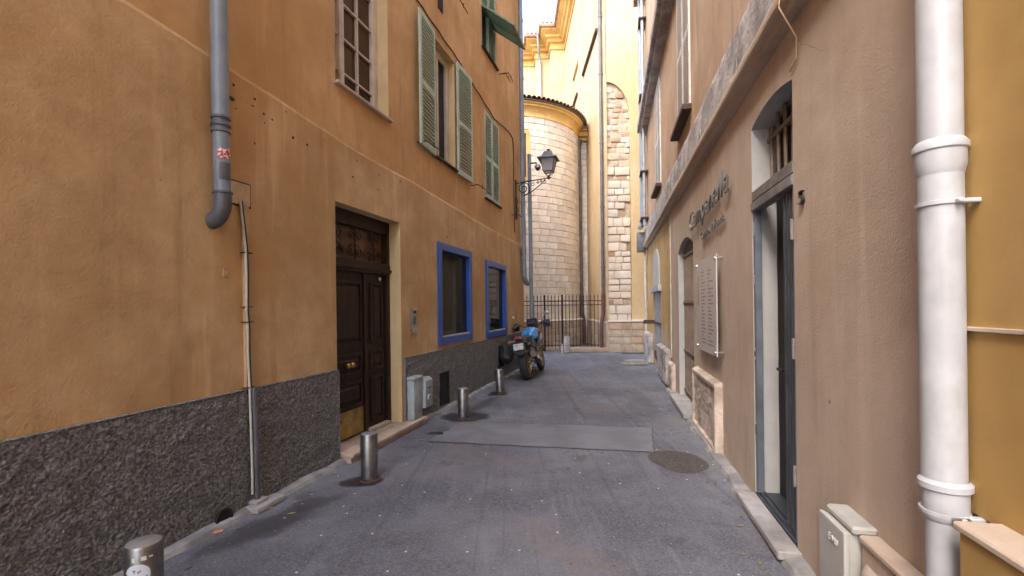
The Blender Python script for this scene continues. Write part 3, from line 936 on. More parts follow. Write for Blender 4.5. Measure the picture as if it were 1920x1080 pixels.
t = Thing('conduit', 'thin ochre duct with pale and black cables running down the left wall to the ground', 'conduit', FL, (3.9, -.03, .03))
mb = MB(); mb.box(3.865, 3.915, -.03, .0, .97, 2.43, .004); t.part('duct', mb, m_tan)
mb = MB(); mb.tube([(3.905, -.065, .98), (3.925, -.065, .05)], .023, 14); t.part('steel_sleeve', mb, m_pvc_dark, True)
for k, (mt, dx, r) in enumerate(((m_cable_w, 0, .009), (m_cable_b, .016, .008))):
    pts = [(3.835 + dx, -.02, 2.46), (3.83 + dx, -.045, 2.3), (3.85 + dx, -.05, 2.1), (3.862 + dx, -.045, 1.85), (3.852 + dx, -.05, 1.6), (3.868 + dx, -.045, 1.45), (3.862 + dx, -.05, 1.25), (3.876 + dx, -.048, 1.0), (3.872 + dx, -.06, .7), (3.882 + dx, -.058, .4), (3.882 + dx, -.06, .05)]
    fine = []
    for a, b in zip(pts, pts[1:]):
        for q in range(4): fine.append(Vector(a).lerp(Vector(b), q / 4))
    mb = MB(); mb.tube(fine, r, 8); t.part('cable', mb, mt, True)
for z in (2.05, 1.62, 1.50, .98):
    mb = MB(); mb.box(3.84, 3.92, -.056, -.005, z, z + .008, .002); t.part('clip', mb, m_rust)
single('foot_casting', MB().box(3.83, 4.13, -.16, -.02, .0, .055, .024, 2).box(3.87, 4.0, -.11, -.02, .05, .085, .02, 2), m_sillstone,
       'small rounded concrete foot at the bottom of the ochre duct', 'concrete foot', FL, (3.95, -.08, 0), smooth=True)

t = Thing('intercom', 'small steel intercom panel beside the dark wooden door', 'intercom', FL, (6.72, 0, 1.25))
mb = MB(); mb.box(6.65, 6.80, -.03, .0, 1.25, 1.59, .006); t.part('plate', mb, m_chrome)
mb = MB(); mb.box(6.675, 6.775, -.033, -.029, 1.52, 1.565); t.part('speaker', mb, m_black)
for i in range(5):
    for j in range(2):
        mb = MB(); mb.box(6.68 + j * .055, 6.71 + j * .055, -.036, -.029, 1.37 + i * .026, 1.387 + i * .026, .002); t.part('button', mb, m_black)

t = Thing('meter_box', 'grey green plastic meter box with a hooded cover on the roughcast base', 'meter box', FL, (6.7, -.05, .105))
mb = MB(); mb.box(6.50, 6.745, -.125, -.01, .105, .655, .018, 2); mb.box(6.49, 6.755, -.14, -.01, .63, .675, .012); t.part('body', mb, m_grey_plastic, True)
mb = MB(); mb.prism([(-.165, .22), (-.02, .19), (-.02, .62), (-.11, .625), (-.165, .585)], 6.76, 6.985, 'yz'); cv = t.part('cover', mb, m_grey_plastic)
mb = MB(); mb.lathe([(.001, -.016), (.045, -.014), (.055, 0)], (6.87, -.166, .34), 16, axis='y'); t.part('round_lock', mb, m_grey_plastic, True, parent=cv)
mb = MB(); mb.box(6.82, 6.93, -.174, -.166, .48, .492); t.part('slot', mb, m_black, parent=cv)

t = Thing('downpipe', 'grey downpipe running the full height of the ochre building corner by the street lantern', 'downpipe', FL, (12.72, -.09, 2.2))
mb = MB(); mb.tube([(12.66, -.09, 10.2), (12.72, -.09, 4.2), (12.76, -.09, 2.42), (12.78, -.10, 2.32), (12.86, -.12, 2.22), (12.95, -.13, 2.2)], .062, 14); t.part('pipe', mb, m_pvc, True)
for z in (3.05, 4.3, 5.9, 7.5, 9.0):
    mb = MB(); mb.lathe([(.062, 0), (.072, .004), (.072, .04), (.062, .044)], (12.72 - (z - 4.2) * .007 if z > 4.2 else 12.74, -.09, z), 16)
    t.part('collar', mb, m_pvc, True)

mb = MB()
pts = [(6.7, .03, 6.35), (7.02, .03, 6.05), (8.55, .03, 5.97), (10.72, .03, 5.73), (11.8, .03, 5.86), (12.2, .03, 5.82), (12.28, .03, 5.6), (12.27, .03, 4.4), (12.3, .03, 3.3)]
fine = []
for a, b in zip(pts, pts[1:]):
    n = max(2, int((Vector(b) - Vector(a)).length / .18))
    for q in range(n):
        p = Vector(a).lerp(Vector(b), q / n); p.z += .012 * math.sin(q * 2.1); fine.append(p)
mb.tube(fine, .012, 6)
single('facade_cable', mb, m_rust, 'thin dark cable strung along the upper ochre wall above the shutters', 'cable', FL, (12.3, .03, 3.3), smooth=True)

# wrought iron lantern on a scroll bracket
t = Thing('street_lantern', 'four-sided street lantern on a scrolled iron wall bracket at the ochre corner', 'street lamp', FL, (12.28, -.02, 3.9))
X = 12.28
g = MB()
g.box(X - .02, X + .02, -.035, 0, 3.85, 4.85, .006)
t.part('wall_bar', g, m_iron)
def sp(cy, cz, r0, turns, a0, sgn=1, n=30):
    return [(X, cy + r0 * (1 - .8 * i / n) * math.cos(a0 + sgn * turns * 2 * math.pi * i / n), cz + r0 * (1 - .8 * i / n) * math.sin(a0 + sgn * turns * 2 * math.pi * i / n)) for i in range(n + 1)]
g = MB()
g.tube([(X, -.02, 4.76), (X, -.45, 4.80), (X, -.93, 4.84)], .014, 7)
g.tube([(X, -.22, 4.44), (X, -.42, 4.52), (X, -.62, 4.66), (X, -.78, 4.80)], .013, 7)
g.tube(sp(-.22, 4.62, .18, 1.75, -math.pi / 2, -1), .013, 7)
for cy, cz, r in ((-.45, 4.71, .055), (-.58, 4.745, .04), (-.66, 4.77, .03), (-.74, 4.74, .06)): g.tube(sp(cy, cz, r, 1.3, math.pi / 2, 1, 20), .008, 6)
g.tube([(X, -.03, 4.40), (X, -.07, 4.3), (X, -.03, 4.2), (X, -.07, 4.1), (X, -.03, 4.0), (X, -.05, 3.9)], .010, 6)
t.part('scroll_bracket', g, m_iron, True)
lc = Vector((X, -.86, 0))
g = MB()
for sx in (-1, 1):
    for sy in (-1, 1):
        g.tube([lc + Vector((0, 0, 4.86)), lc + Vector((sx * .11, sy * .11, 4.98)), lc + Vector((sx * .175, sy * .175, 5.30))], .010, 6)
for h, w in ((4.98, .11), (5.30, .175)):
    q = [lc + Vector((a * w, b * w, h)) for a, b in ((-1, -1), (1, -1), (1, 1), (-1, 1))]
    for i in range(4): g.tube([q[i], q[(i + 1) % 4]], .011, 6)
g.cyl((lc.x, lc.y, 4.80), .03, .09, 10)
cage = t.part('lantern_cage', g, m_iron, True)
for i in range(4):
    c = [(-1, -1), (1, -1), (1, 1), (-1, 1)]
    a, b = c[i], c[(i + 1) % 4]
    g = MB(); w0, w1 = .105, .168
    p = [lc + Vector((a[0] * w0, a[1] * w0, 4.99)), lc + Vector((b[0] * w0, b[1] * w0, 4.99)), lc + Vector((b[0] * w1, b[1] * w1, 5.29)), lc + Vector((a[0] * w1, a[1] * w1, 5.29))]
    g.poly(p); 
    g.poly([q * 1.0 + (lc + Vector((0, 0, 5.2)) - q) * .03 for q in p])
    t.part('lantern_pane', g, m_lamp_glass, parent=cage)
g = MB()
R4 = math.sqrt(2)
g.lathe([(.245 * R4, 5.285), (.235 * R4, 5.31), (.15 * R4, 5.35), (.095 * R4, 5.46), (.09 * R4, 5.475), (.02, 5.485), (.03, 5.51), (.06, 5.52), (.06, 5.535), (.001, 5.54)], (lc.x, lc.y, 0), 4, math.pi / 4, math.pi / 4 + 2 * math.pi)
g.lathe([(.001, 5.29), (.24 * R4, 5.29)], (lc.x, lc.y, 0), 4, math.pi / 4, math.pi / 4 + 2 * math.pi)
t.part('lantern_roof', g, m_lamp_metal)
t.o.matrix_world = FL @ Matrix.Translation((12.28, -.02, 3.84))

# slim camera mast
t = Thing('camera_mast', 'slim grey mast with a small dome camera standing behind the motorcycle', 'camera pole', FW, (.52, 12.35, 0))
mb = MB(); mb.tube([(.52, 12.35, 0), (.50, 12.35, 5.6)], .052, 14); mb.cyl((.52, 12.35, 0), .1, .03, 16); t.part('mast', mb, m_pvc, True)
mb = MB(); mb.tube([(.5, 12.35, 5.35), (.62, 12.33, 5.37), (.70, 12.32, 5.36)], .022, 8); t.part('arm', mb, m_lamp_metal, True)
mb = MB(); mb.lathe([(.001, .05), (.06, .04), (.085, 0), (.085, -.05), (.07, -.06)], (.72, 12.32, 5.28), 16); t.part('camera_housing', mb, m_mirror, True)
mb = MB(); mb.ball((.72, 12.32, 5.22), .062); t.part('dome', mb, m_black, True)

# ================================================================== RIGHT BUILDING (local x = -s)
RB = Thing('beige_building', 'beige plastered shop building with weathered stone band along the right side', 'building', FR, (0, 0, 0))
RDOOR = dict(x0=-3.87, x1=-3.0, z0=.07, z1=3.0, d=.18, arch=.06)
RWIN = dict(x0=-8.10, x1=-6.65, z0=.07, z1=2.46, d=.16, arch=.16)
mb = MB(); rv = []
mb.wall(-9.0, -1.3, 0, 3.36, 0, [RDOOR, RWIN], rev=rv)
RB.part('lower_wall', mb, m_right_low)
for q in rv: RB.part('reveal', q, m_white_rev)
SH1 = dict(x0=-8.06, x1=-6.86, z0=4.46, z1=6.95, d=.08)
SH2 = dict(x0=-12.0, x1=-10.85, z0=4.36, z1=6.85, d=.08)
SH3 = dict(x0=-4.6, x1=-3.4, z0=4.46, z1=6.95, d=.08)
mb = MB()
mb.wall(-15.2, -1.55, 3.8, 11.2, .03, [SH1, SH2, ])
mb.poly([(-15.2, .03, 3.3), (-15.2, 8, 3.3), (-15.2, 8, 11.2), (-15.2, .03, 11.2)])
RB.part('upper_wall', mb, m_right_up)
mb = MB()
FARD = dict(x0=-12.95, x1=-11.1, z0=.1, z1=2.02, d=.1)
mb.wall(-15.2, -9.0, 0, 3.36, .02, [FARD])
mb.poly([(-9.0, 0, 0), (-9.0, .02, 0), (-9.0, .02, 3.36), (-9.0, 0, 3.36)])
mb.poly([(-15.2, .02, 0), (-15.2, 8, 0), (-15.2, 8, 3.36), (-15.2, .02, 3.36)])
RB.part('far_wall', mb, m_right_far)
mb = MB(); mb.box(-15.1, 8.9, 1.6, 8, 0, 11.1); RB.part('building_core', mb, m_right_up)
mb = MB(); mb.box(-15.4, 9.1, -.30, 8.2, 11.2, 11.4); RB.part('roof', mb, m_tile)


# the weathered stone band: battered face with ragged arrises
def band(prof, x0, x1, seed, step=.05, amp=1.0):
    mb = MB()
    n = int((x1 - x0) / step)

    def fn(u, v):
        x = x0 + (x1 - x0) * u
        k = v * (len(prof) - 1) * 1.0
        i = min(len(prof) - 2, int(k)); f = k - i
        y = prof[i][0] * (1 - f) + prof[i + 1][0] * f; z = prof[i][1] * (1 - f) + prof[i + 1][1] * f
        if 0 < v < 1:
            y += amp * (.012 * noise.noise((x * 3, z * 3, seed)) + .008 * noise.noise((x * 11, z * 9, seed)) + .006 * noise.noise((x * 30, z * 30, seed)))
            z += amp * .012 * noise.noise((x * 5, z * 2, seed + 3))
        return (x, y, z)
    mb.grid(fn, n, (len(prof) - 1) * 3)
    mb.poly([(x0, p[0], p[1]) for p in prof]); mb.poly([(x1, p[0], p[1]) for p in prof])
    return mb


edges = [-15.2, -13.1, -11.0, -9.2, -7.3, -5.6, -4.0, -2.6, -1.55]
for i, (a, b) in enumerate(zip(edges, edges[1:])):
    RB.part('band_stone', band([(.05, 4.02), (-.02, 4.0), (-.05, 3.94), (-.062, 3.80), (-.075, 3.62), (-.085, 3.50), (-.088, 3.47), (-.04, 3.465)], a + .004, b - .004, 3.0 + i, .04), m_string, True)
    RB.part('band_moulding', band([(-.05, 3.475), (-.115, 3.47), (-.122, 3.455), (-.120, 3.40), (-.105, 3.38), (-.075, 3.375), (-.06, 3.345), (.02, 3.335)], a + .002, b - .002, 13.0, .08, .25), m_right_low, True)
mb = MB(); mb.box(-15.2, -8.0, -.24, .1, 7.05, 7.28, .02); mb.box(-15.2, -8.0, -.16, .1, 6.95, 7.05, .02)
RB.part('upper_band', mb, m_string)
mb = MB(); mb.box(-8.0, -1.55, -.24, .1, 7.05, 7.28, .02); mb.box(-8.0, -1.55, -.16, .1, 6.95, 7.05, .02)
RB.part('upper_band', mb, m_string)
for h in (SH1, SH2):
    xm = (h['x0'] + h['x1']) / 2
    shutter(RB, h['x0'], xm - .004, h['z0'], h['z1'], m_shutter_w, Matrix.Translation((0, .01, 0)))
    shutter(RB, xm + .004, h['x1'], h['z0'], h['z1'], m_shutter_w, Matrix.Translation((0, .01, 0)))
    mb = MB(); mb.box(h['x0'] - .08, h['x1'] + .08, -.10, .1, h['z0'] - .09, h['z0'] - .01, .008); RB.part('window_sill', mb, m_rust)
    mb = MB(); mb.box(h['x0'] + .02, h['x1'] - .02, .075, .08, h['z0'], h['z1']); RB.part('dark_interior', mb, m_darkroom)

# shop door: steel frame, one narrow leaf shut, dark inner door behind
xa, xb = -3.87, -3.0
mb = MB()
mb.box(xa, xa + .045, .005, .055, .09, 2.34, .003); mb.box(xb - .04, xb, .005, .055, .09, 2.34, .003)
df = RB.part('shop_door', mb, m_steel_frame)
mb = MB()
for z in (.55, 1.15, 1.75, 2.15): mb.box(xa + .012, xa + .03, .0, .006, z, z + .10, .001)
RB.part('strike_plate', mb, m_chrome, parent=df)
mb = MB(); mb.box(xa, xb, -.012, .07, 2.34, 2.41, .006); mb.box(xa, xb, -.005, .07, 2.415, 2.50, .008); mb.box(xa, xb, .01, .07, 2.39, 2.44)
RB.part('transom_beam', mb, m_transom, parent=df)
mb = MB(); mb.box(-3.25, xb - .04, .03, .06, .10, 2.34)
for k in range(4): mb.box(-3.245 + k * .055, -3.215 + k * .055, .018, .03, .12, 2.32, .003)
lf = RB.part('door_leaf', mb, m_door_metal, parent=df)
for z in (.45, 1.25, 2.0):
    mb = MB(); mb.cyl((xb - .012, -.006, z), .011, .13, 8); RB.part('hinge', mb, m_transom, True, parent=df)
mb = MB(); mb.box(-3.83, -3.0, .175, .20, .10, 3.08); RB.part('inner_door', mb, m_darkroom, parent=df)
mb = MB(); mb.tube([(-3.60, .17, 1.10), (-3.60, .12, 1.10), (-3.68, .115, 1.10)], .012, 8); mb.box(-3.62, -3.58, .165, .175, 1.0, 1.18, .003); RB.part('door_handle', mb, m_black, True, parent=df)
for k in range(6):
    x = xa + .07 + k * .146
    mb = MB(); mb.tube([(x, .13, 2.50), (x, .13, 3.05 if 0 < k < 5 else 2.99)], .014, 8); RB.part('transom_bar', mb, m_brown_bar, True, parent=df)
mb = MB(); mb.box(xa, xb, .115, .145, 2.88, 2.915); RB.part('transom_rail', mb, m_brown_bar, parent=df)
mb = MB(); mb.box(xa - .02, xb + .08, -.14, .0, .02, .075, .008); th = RB.part('threshold', mb, m_sillstone)
mb = MB(); mb.box(xa, xb, .0, .2, .05, .082); mb.box(xa, xb, .02, .035, .082, .10); mb.box(xa, xb, .06, .07, .082, .095); RB.part('door_track', mb, m_door_metal, parent=th)

# barred arched window
xa, xb = -8.10, -6.65
bars = MB()
bars.box(xa, xb, .150, .158, .07, 2.62)
bw = RB.part('barred_window', bars, m_darkroom)
for k in range(11):
    x = xa + .07 + k * (xb - xa - .14) / 10
    q = (x - (xa + xb) / 2) / ((xb - xa) / 2)
    mb = MB(); mb.tube([(x, .09, .12), (x, .09, 2.46 + .15 * (1 - q * q))], .014, 8); RB.part('window_bar', mb, m_brown_bar, True, parent=bw)
for z in (.16, .82, 1.62, 2.38):
    mb = MB(); mb.box(xa, xb, .07, .11, z, z + .035); RB.part('window_rail', mb, m_brown_bar, parent=bw)
mb = MB(); mb.box(xa - .04, xb + .06, -.16, .15, .02, .09, .01); RB.part('window_sill', mb, m_sillstone)


# exposed rough stones at the foot of the wall
def rough_stone(x0, x1, z0, z1, out, seed, step=.022, frame_w=0.0):
    mb = MB()
    nu, nv = max(4, int((x1 - x0) / step)), max(4, int((z1 - z0) / step))

    def fn(u, v):
        e = min(u, 1 - u) * (x1 - x0); f = min(v, 1 - v) * (z1 - z0)
        k = min(1, min(e, f) / .03)
        x = x0 + (x1 - x0) * u; z = z0 + (z1 - z0) * v
        d = .5 + .5 * noise.noise((x * 5, z * 5, seed)) * .6 + .3 * noise.noise((x * 17, z * 17, seed)) + .25 * abs(noise.noise((x * 38, z * 38, seed)))
        if frame_w and min(e, f) < frame_w: d = 1.15
        return (x + .012 * noise.noise((z * 6, seed, 1)) * (k < 1), -out * k * (.45 + .55 * d), z + .015 * noise.noise((x * 6, seed, 2)) * (v > .5 and k < 1))
    mb.grid(fn, nu, nv)
    return mb


RB.part('exposed_stone', rough_stone(-6.42, -4.97, .0, .78, .07, 4.0, .016, .07), m_rough_block, True)
RB.part('exposed_stone', rough_stone(-9.25, -8.62, .0, .52, .09, 6.0), m_rough_block, True)
RB.part('exposed_stone', rough_stone(-11.1, -9.28, .0, .72, .12, 7.0), m_string, True)
RB.part('exposed_stone', rough_stone(-14.9, -13.0, .0, .80, .16, 8.0), m_string, True)
mb = MB(); mb.box(-2.07, -1.60, -.07, 0, .0, .555, .0); mb.box(-2.075, -1.60, -.082, 0, .557, .59, .008); RB.part('base_ledge', mb, m_right_low)
RB.part('exposed_stone', rough_stone(-2.05, -1.74, .02, .48, .04, 9.0, .012).shift((0, -.07, 0)), m_rough_block, True)

# blocked old doorway at the far end
mb = MB()
n = 12
pts = [(-12.75, 2.05), (-11.35, 2.05)] + [(-12.05 + .70 * math.cos(math.pi * i / n), 2.50 + .50 * math.sin(math.pi * i / n)) for i in range(n + 1)]
mb.prism(pts, -.01, .02); RB.part('blocked_arch', mb, m_white_rev)
mb = MB(); mb.box(-13.0, -11.0, -.06, .05, 1.92, 2.07, .01); RB.part('lintel_beam', mb, m_sillstone)
for k in range(7):
    mb = MB(); x = -12.92 + k * .262; mb.box(x, x + .25, .03, .06 + .006 * (k % 2), .12 + .02 * (k % 3), 1.93); RB.part('plank', mb, m_oldwood)
mb = MB(); mb.box(-12.9, -11.15, .0, .03, 1.12, 1.17); mb.box(-12.95, -12.85, -.26, .03, 1.10, 1.20, .01); RB.part('door_bar', mb, m_rust)
mb = MB(); mb.box(-12.6, -11.6, -.01, .03, .22, .42); RB.part('plank_vent', mb, m_rust)
mb = MB(); mb.tube([(-9.02, -.012, 3.3), (-9.03, -.012, .6)], .012, 6); RB.part('facade_cable', mb, m_cable_w, True)
mb = MB()
for pts in ([(-2.80, -.09, 4.4), (-2.80, -.13, 3.6), (-2.83, -.125, 3.36), (-2.88, -.015, 3.2), (-2.9, -.012, 3.08), (-3.0, -.012, 3.05)],): mb.tube(pts, .005, 6)
RB.part('facade_cable', mb, m_plate, True)

# lettering: every letter a piece
def letter_mesh(ch, size, depth, mat, shear=0.0, sx=1.0):
    cu = bpy.data.curves.new('letter', 'FONT')
    cu.body = ch; cu.size = size; cu.offset = -.012 * size if size > .1 else 0; cu.extrude = depth / 2; cu.shear = shear; cu.resolution_u = 4
    ob = bpy.data.objects.new('letter_tmp', cu); COL.objects.link(ob)
    dg = bpy.context.evaluated_depsgraph_get(); dg.update()
    me = bpy.data.meshes.new_from_object(ob.evaluated_get(dg))
    bpy.data.objects.remove(ob); bpy.data.curves.remove(cu)
    me.transform(Matrix.Diagonal((sx, 1, 1, 1)))
    me.materials.clear(); me.materials.append(mat)
    xs = [v.co.x for v in me.vertices]
    return me, (min(xs), max(xs)) if xs else (0, size * .3)


def lettering(t, text, x0, x1, z0, z1, size, depth, y, mat, shear=0.0, gap=.02):
    ms = []
    for ch in text:
        if ch == ' ': ms.append(None); continue
        ms.append(letter_mesh(ch, size, depth, mat, shear))
    tot = sum((m[1][1] - m[1][0]) if m else size * .3 for m in ms) + gap * (len(ms) - 1)
    k = (x1 - x0) / tot
    x = x0
    for m in ms:
        if m is None: x += size * .3 * k + gap * k; continue
        me, (a, b) = m
        o = t.link('letter', me)
        f = (x - x0) / (x1 - x0)
        o.matrix_local = Matrix.Translation(Vector((x - a * k, y, z0 + (z1 - z0) * f)) - t.base) @ Matrix.Rotation(math.pi / 2, 4, 'X') @ Matrix.Diagonal((k, 1, 1, 1))
        x += (b - a) * k + gap * k


t = Thing('wall_lettering', 'large slanted steel lettering fixed to the beige wall above the menu board', 'sign', FR, (-6.6, -.02, 2.55))
lettering(t, 'Campanella', -6.62, -4.45, 2.60, 2.66, .37, .02, -.045, m_letter, .25, .022)
t = Thing('wall_lettering', 'small steel lettering line below the large slanted lettering on the beige wall', 'sign', FR, (-5.88, -.02, 2.38))
lettering(t, 'Cannoli & Foods', -5.88, -4.70, 2.385, 2.415, .14, .016, -.03, m_letter, .0, .014)
t = Thing('house_number', 'small dark house number five to the right of the shop door', 'number sign', FR, (-2.86, -.01, 2.19))
lettering(t, '5', -2.865, -2.81, 2.185, 2.185, .12, .02, -.015, m_black, 0, 0)

t = Thing('menu_board', 'pale printed menu panel on four stand-off bolts between window and shop door', 'menu board', FR, (-5.4, -.05, 1.05))
mb = MB(); mb.box(-6.0, -4.86, -.075, -.062, 1.06, 2.115, .002); t.part('panel', mb, M_menu())
for x in (-5.95, -4.91):
    for z in (1.10, 2.075):
        mb = MB(); mb.cyl((x, -.088, z), .016, .088, 10, 'y'); t.part('bolt', mb, m_chrome, True)

t = Thing('utility_cabinet', 'beige utility cabinet with embossed letters low on the wall beside the white pipe', 'cabinet', FR, (-2.3, -.08, .0))
mb = MB(); mb.box(-2.335, -2.105, -.105, 0, -.0, .575, .006); t.part('body', mb, m_cabinet)
mb = MB(); mb.box(-2.35, -2.095, -.13, -.107, .10, .58, .008, 2); dr = t.part('cabinet_door', mb, m_cabinet)
mb = MB(); mb.box(-2.345, -2.08, -.10, .0, .577, .615, .01); t.part('lid', mb, m_cabinet)
x = -2.24
for ch in 'EAU':
    me, (a, b) = letter_mesh(ch, .045, .008, m_cabinet)
    o = t.link('letter', me, dr)
    o.matrix_local = Matrix.Translation(Vector((x - a, -.132, .49)) - t.base) @ Matrix.Rotation(math.pi / 2, 4, 'X')
    x += b - a + .008

# white downpipe, close to the camera
t = Thing('downpipe', 'thick white painted downpipe at the joint of beige and mustard walls', 'downpipe', FR, (-1.536, -.078, 0))
px, py = -1.536, -.078
mb = MB(); mb.tube([(px, py, 6.0), (px, py, 1.02)], .058, 28); t.part('upper_pipe', mb, m_white_pipe, True)
mb = MB(); mb.tube([(px + .006, py, 1.0), (px + .012, py, -.02)], .051, 28); t.part('lower_pipe', mb, m_white_pipe, True)
mb = MB(); mb.lathe([(.058, 0), (.060, .008), (.0655, .03), (.0655, .075), (.071, .080), (.071, .098), (.066, .104), (.061, .112), (.058, .114)], (px, py, 2.005), 30); t.part('socket_collar', mb, m_white_pipe, True)
mb = MB(); mb.lathe([(.051, 0), (.055, .004), (.060, .016), (.060, .10), (.069, .106), (.069, .124), (.058, .136)], (px + .004, py, .895), 30); t.part('socket_collar', mb, m_white_pipe, True)
for z in (1.905, .915):
    mb = MB(); mb.lathe([(.058, 0), (.0645, .002), (.0645, .014), (.058, .016)], (px, py, z), 28); mb.box(px + .05, px + .082, py + .0, py + .016, z, z + .014, .003); mb.box(px + .045, px + .07, py + .016, .05, z, z + .014, .003)
    t.part('clamp', mb, m_white_pipe, True)
mb = MB(); mb.cyl((px + .072, py - .02, .922), .008, .045, 8, 'y'); t.part('bolt', mb, m_chrome, True)

# mustard building at the right edge
YB = Thing('mustard_building', 'mustard yellow rendered building with pale ledges at the right edge', 'building', FR, (-1.55, 0, 0))
mb = MB(); mb.wall(-1.665, 9, .93, 11.2, -.012); mb.poly([(-1.665, -.012, .93), (-1.665, .05, .93), (-1.665, .05, 11.2), (-1.665, -.012, 11.2)]); YB.part('wall', mb, m_yellow)
mb = MB(); mb.box(-1.66, 9, -.024, -.011, 1.505, 1.519, .002); YB.part('string_line', mb, m_white_frame)
mb = MB(); mb.box(-1.395, 9, -.125, .0, 0, .918, .004); YB.part('plinth', mb, m_yellow)
mb = MB(); mb.box(-1.41, 9, -.135, .0, .92, .945, .006); YB.part('plinth_ledge', mb, m_right_low)

# grey pipes at the far corner
t = Thing('downpipe', 'pair of tall grey downpipes with iron clamps at the far corner of the beige building', 'downpipe', FR, (-14.8, -.1, 3.6))
mb = MB(); mb.tube([(-14.95, -.12, 11.2), (-14.95, -.12, 4.25), (-14.93, -.14, 4.1), (-14.85, -.2, 4.0), (-14.6, -.22, 3.95)], .07, 12); t.part('pipe', mb, m_pvc, True)
mb = MB(); mb.tube([(-14.45, -.09, 11.2), (-14.45, -.09, 4.0)], .05, 12); t.part('pipe', mb, m_zinc, True)
for z in (4.2, 5.6, 7.9, 10.2):
    mb = MB(); mb.box(-15.06, -14.35, -.20, .02, z, z + .05, .008); t.part('clamp', mb, m_rust)
mb = MB(); mb.box(-15.05, -14.75, -.30, -.04, 3.25, 3.85, .03, 2); t.part('hopper_box', mb, m_lamp_metal, True)
mb = MB(); mb.tube([(-14.9, -.06, 3.3), (-14.92, -.05, .7)], .035, 10); t.part('pipe', mb, m_cable_w, True)

single('stone_slab', MB().box(-.34, .30, -.22, .2, .0, .07, .02, 2).box(-.2, .34, -.12, .26, .065, .12, .02, 2), m_kerb, 'loose flat stone slab lying on the street near the far right corner', 'stone slab',
       Matrix.Translation((3.28, 12.6, 0)) @ Matrix.Rotation(.2, 4, 'Z'), (0, 0, 0), smooth=True)

# ================================================================== CHURCH
CH = Thing('church', 'cream and yellow church with a round stone apse closing the end of the street', 'church', FW, (3.29, 16, 0))
FCS = frame(Vector((3.29, 16, 0)), Vector((0, -1, 0)))
# front of the buttress, with its arched strip of bare masonry
NX0, NX1 = 3.29, 4.09


def arch_z(x): return 8.05 + 1.18 * math.sqrt(max(0, 1 - ((x - NX0) / (NX1 - NX0)) ** 2))


mb = MB()
mb.wall(NX1, 9, 1.05, 18, 16.0)
n = 18
for i in range(n):
    a, b = (NX0 + (NX1 - NX0) * math.sin(math.pi / 2 * k / n) for k in (i, i + 1))
    mb.poly([(a, 16, arch_z(a)), (b, 16, arch_z(b)), (b, 16, 18), (a, 16, 18)])
    mb.poly([(a, 16, arch_z(a)), (b, 16, arch_z(b)), (b, 16.14, arch_z(b)), (a, 16.14, arch_z(a))])
mb.poly([(NX1, 16, 1.05), (NX1, 16.14, 1.05), (NX1, 16.14, 8.05), (NX1, 16, 8.05)])
CH.part('buttress_front', mb, m_church)
mb = MB(); mb.box(3.30, 4.1, 16.10, 16.2, 1.05, 9.3); nw = CH.part('bare_masonry', mb, m_mortar)
# side of the nave, running away from the viewer
SW = dict(x0=-8.5, x1=-6.2, z0=12.0, z1=13.4, d=.45)
mb = MB(); mb.wall(-12, 0, 0, 18, 0, [SW]); mb.xf(FCS); CH.part('side_wall', mb, m_church_side)
mb = MB(); mb.box(-8.5, -6.2, .45, .5, 12.0, 13.4); mb.xf(FCS); CH.part('blind_window', mb, m_church)
for a, b in ((-4.7, -1.3), (-9.0, -6.5)):
    mb = MB(); mb.box(a, b, -.10, .02, 11.72, 11.84, .01); mb.xf(FCS); CH.part('side_ledge', mb, m_rust)
mb = MB(); mb.box(-6.0, -4.7, -.06, .02, 0, 16.6); mb.xf(FCS); CH.part('side_pilaster', mb, m_church_side)
mb = MB(); mb.box(-.55, 0, -.035, .02, 1.0, 17); mb.xf(FCS); CH.part('side_pilaster', mb, m_church)
mb = MB(); mb.box(3.4, 9, 16.4, 27.4, 0, 17.6); mb.box(3.3, 9, 27.4, 33, 0, 17.6); mb.box(-9, 3.3, 29.8, 34, 0, 17.6); CH.part('building_core', mb, m_church)
# stepped walls behind the apse and the crowning cornice
path = [(3.29, 16.2), (3.29, 27.5), (2.45, 27.5), (2.45, 28.5), (1.62, 28.5), (1.62, 29.4), (-9.0, 29.4)]


def offset(path, o):
    out = []
    for i, p in enumerate(path):
        ns = []
        for a, b in ((i - 1, i), (i, i + 1)):
            if a < 0 or b >= len(path): continue
            d = Vector((path[b][0] - path[a][0], path[b][1] - path[a][1])).normalized()
            ns.append(Vector((-d.y, d.x)))
        if len(ns) == 1: m = ns[0]
        else:
            m = (ns[0] + ns[1]); m = m / max(.3, m.dot(ns[0]))
        out.append((p[0] + m.x * o, p[1] + m.y * o))
    return out


mb = MB()
for a, b in zip(path[1:], path[2:]): mb.poly([(a[0], a[1], 0), (b[0], b[1], 0), (b[0], b[1], 18), (a[0], a[1], 18)])
CH.part('choir_wall', mb, m_church_side)
prof = [(0.0, 16.62), (.06, 16.62), (.06, 16.78), (.02, 16.80), (.02, 16.98), (.16, 17.02), (.22, 17.16), (.34, 17.22), (.34, 17.34), (.46, 17.42), (.58, 17.50), (.58, 17.60), (0, 17.66)]
mb = MB()
rows = [[(q[0], q[1], z) for q in offset(path, o)] for o, z in prof]
for r0, r1 in zip(rows, rows[1:]):
    for i in range(len(path) - 1): mb.poly([r0[i], r0[i + 1], r1[i + 1], r1[i]])
CH.part('main_cornice', mb, m_cornice_c)
mb = MB()
rows = [[(q[0], q[1], z) for q in offset(path, o)] for o, z in ((.50, 17.605), (.70, 17.60), (.72, 17.68), (.70, 17.76), (-.8, 18.15))]
for r0, r1 in zip(rows, rows[1:]):
    for i in range(len(path) - 1): mb.poly([r0[i], r0[i + 1], r1[i + 1], r1[i]])
rf = CH.part('nave_roof', mb, m_tile)
tl = MB(); tl.lathe([(.085, 0), (.075, .5)], (0, 0, 0), 8, 0, math.pi, axis='y')
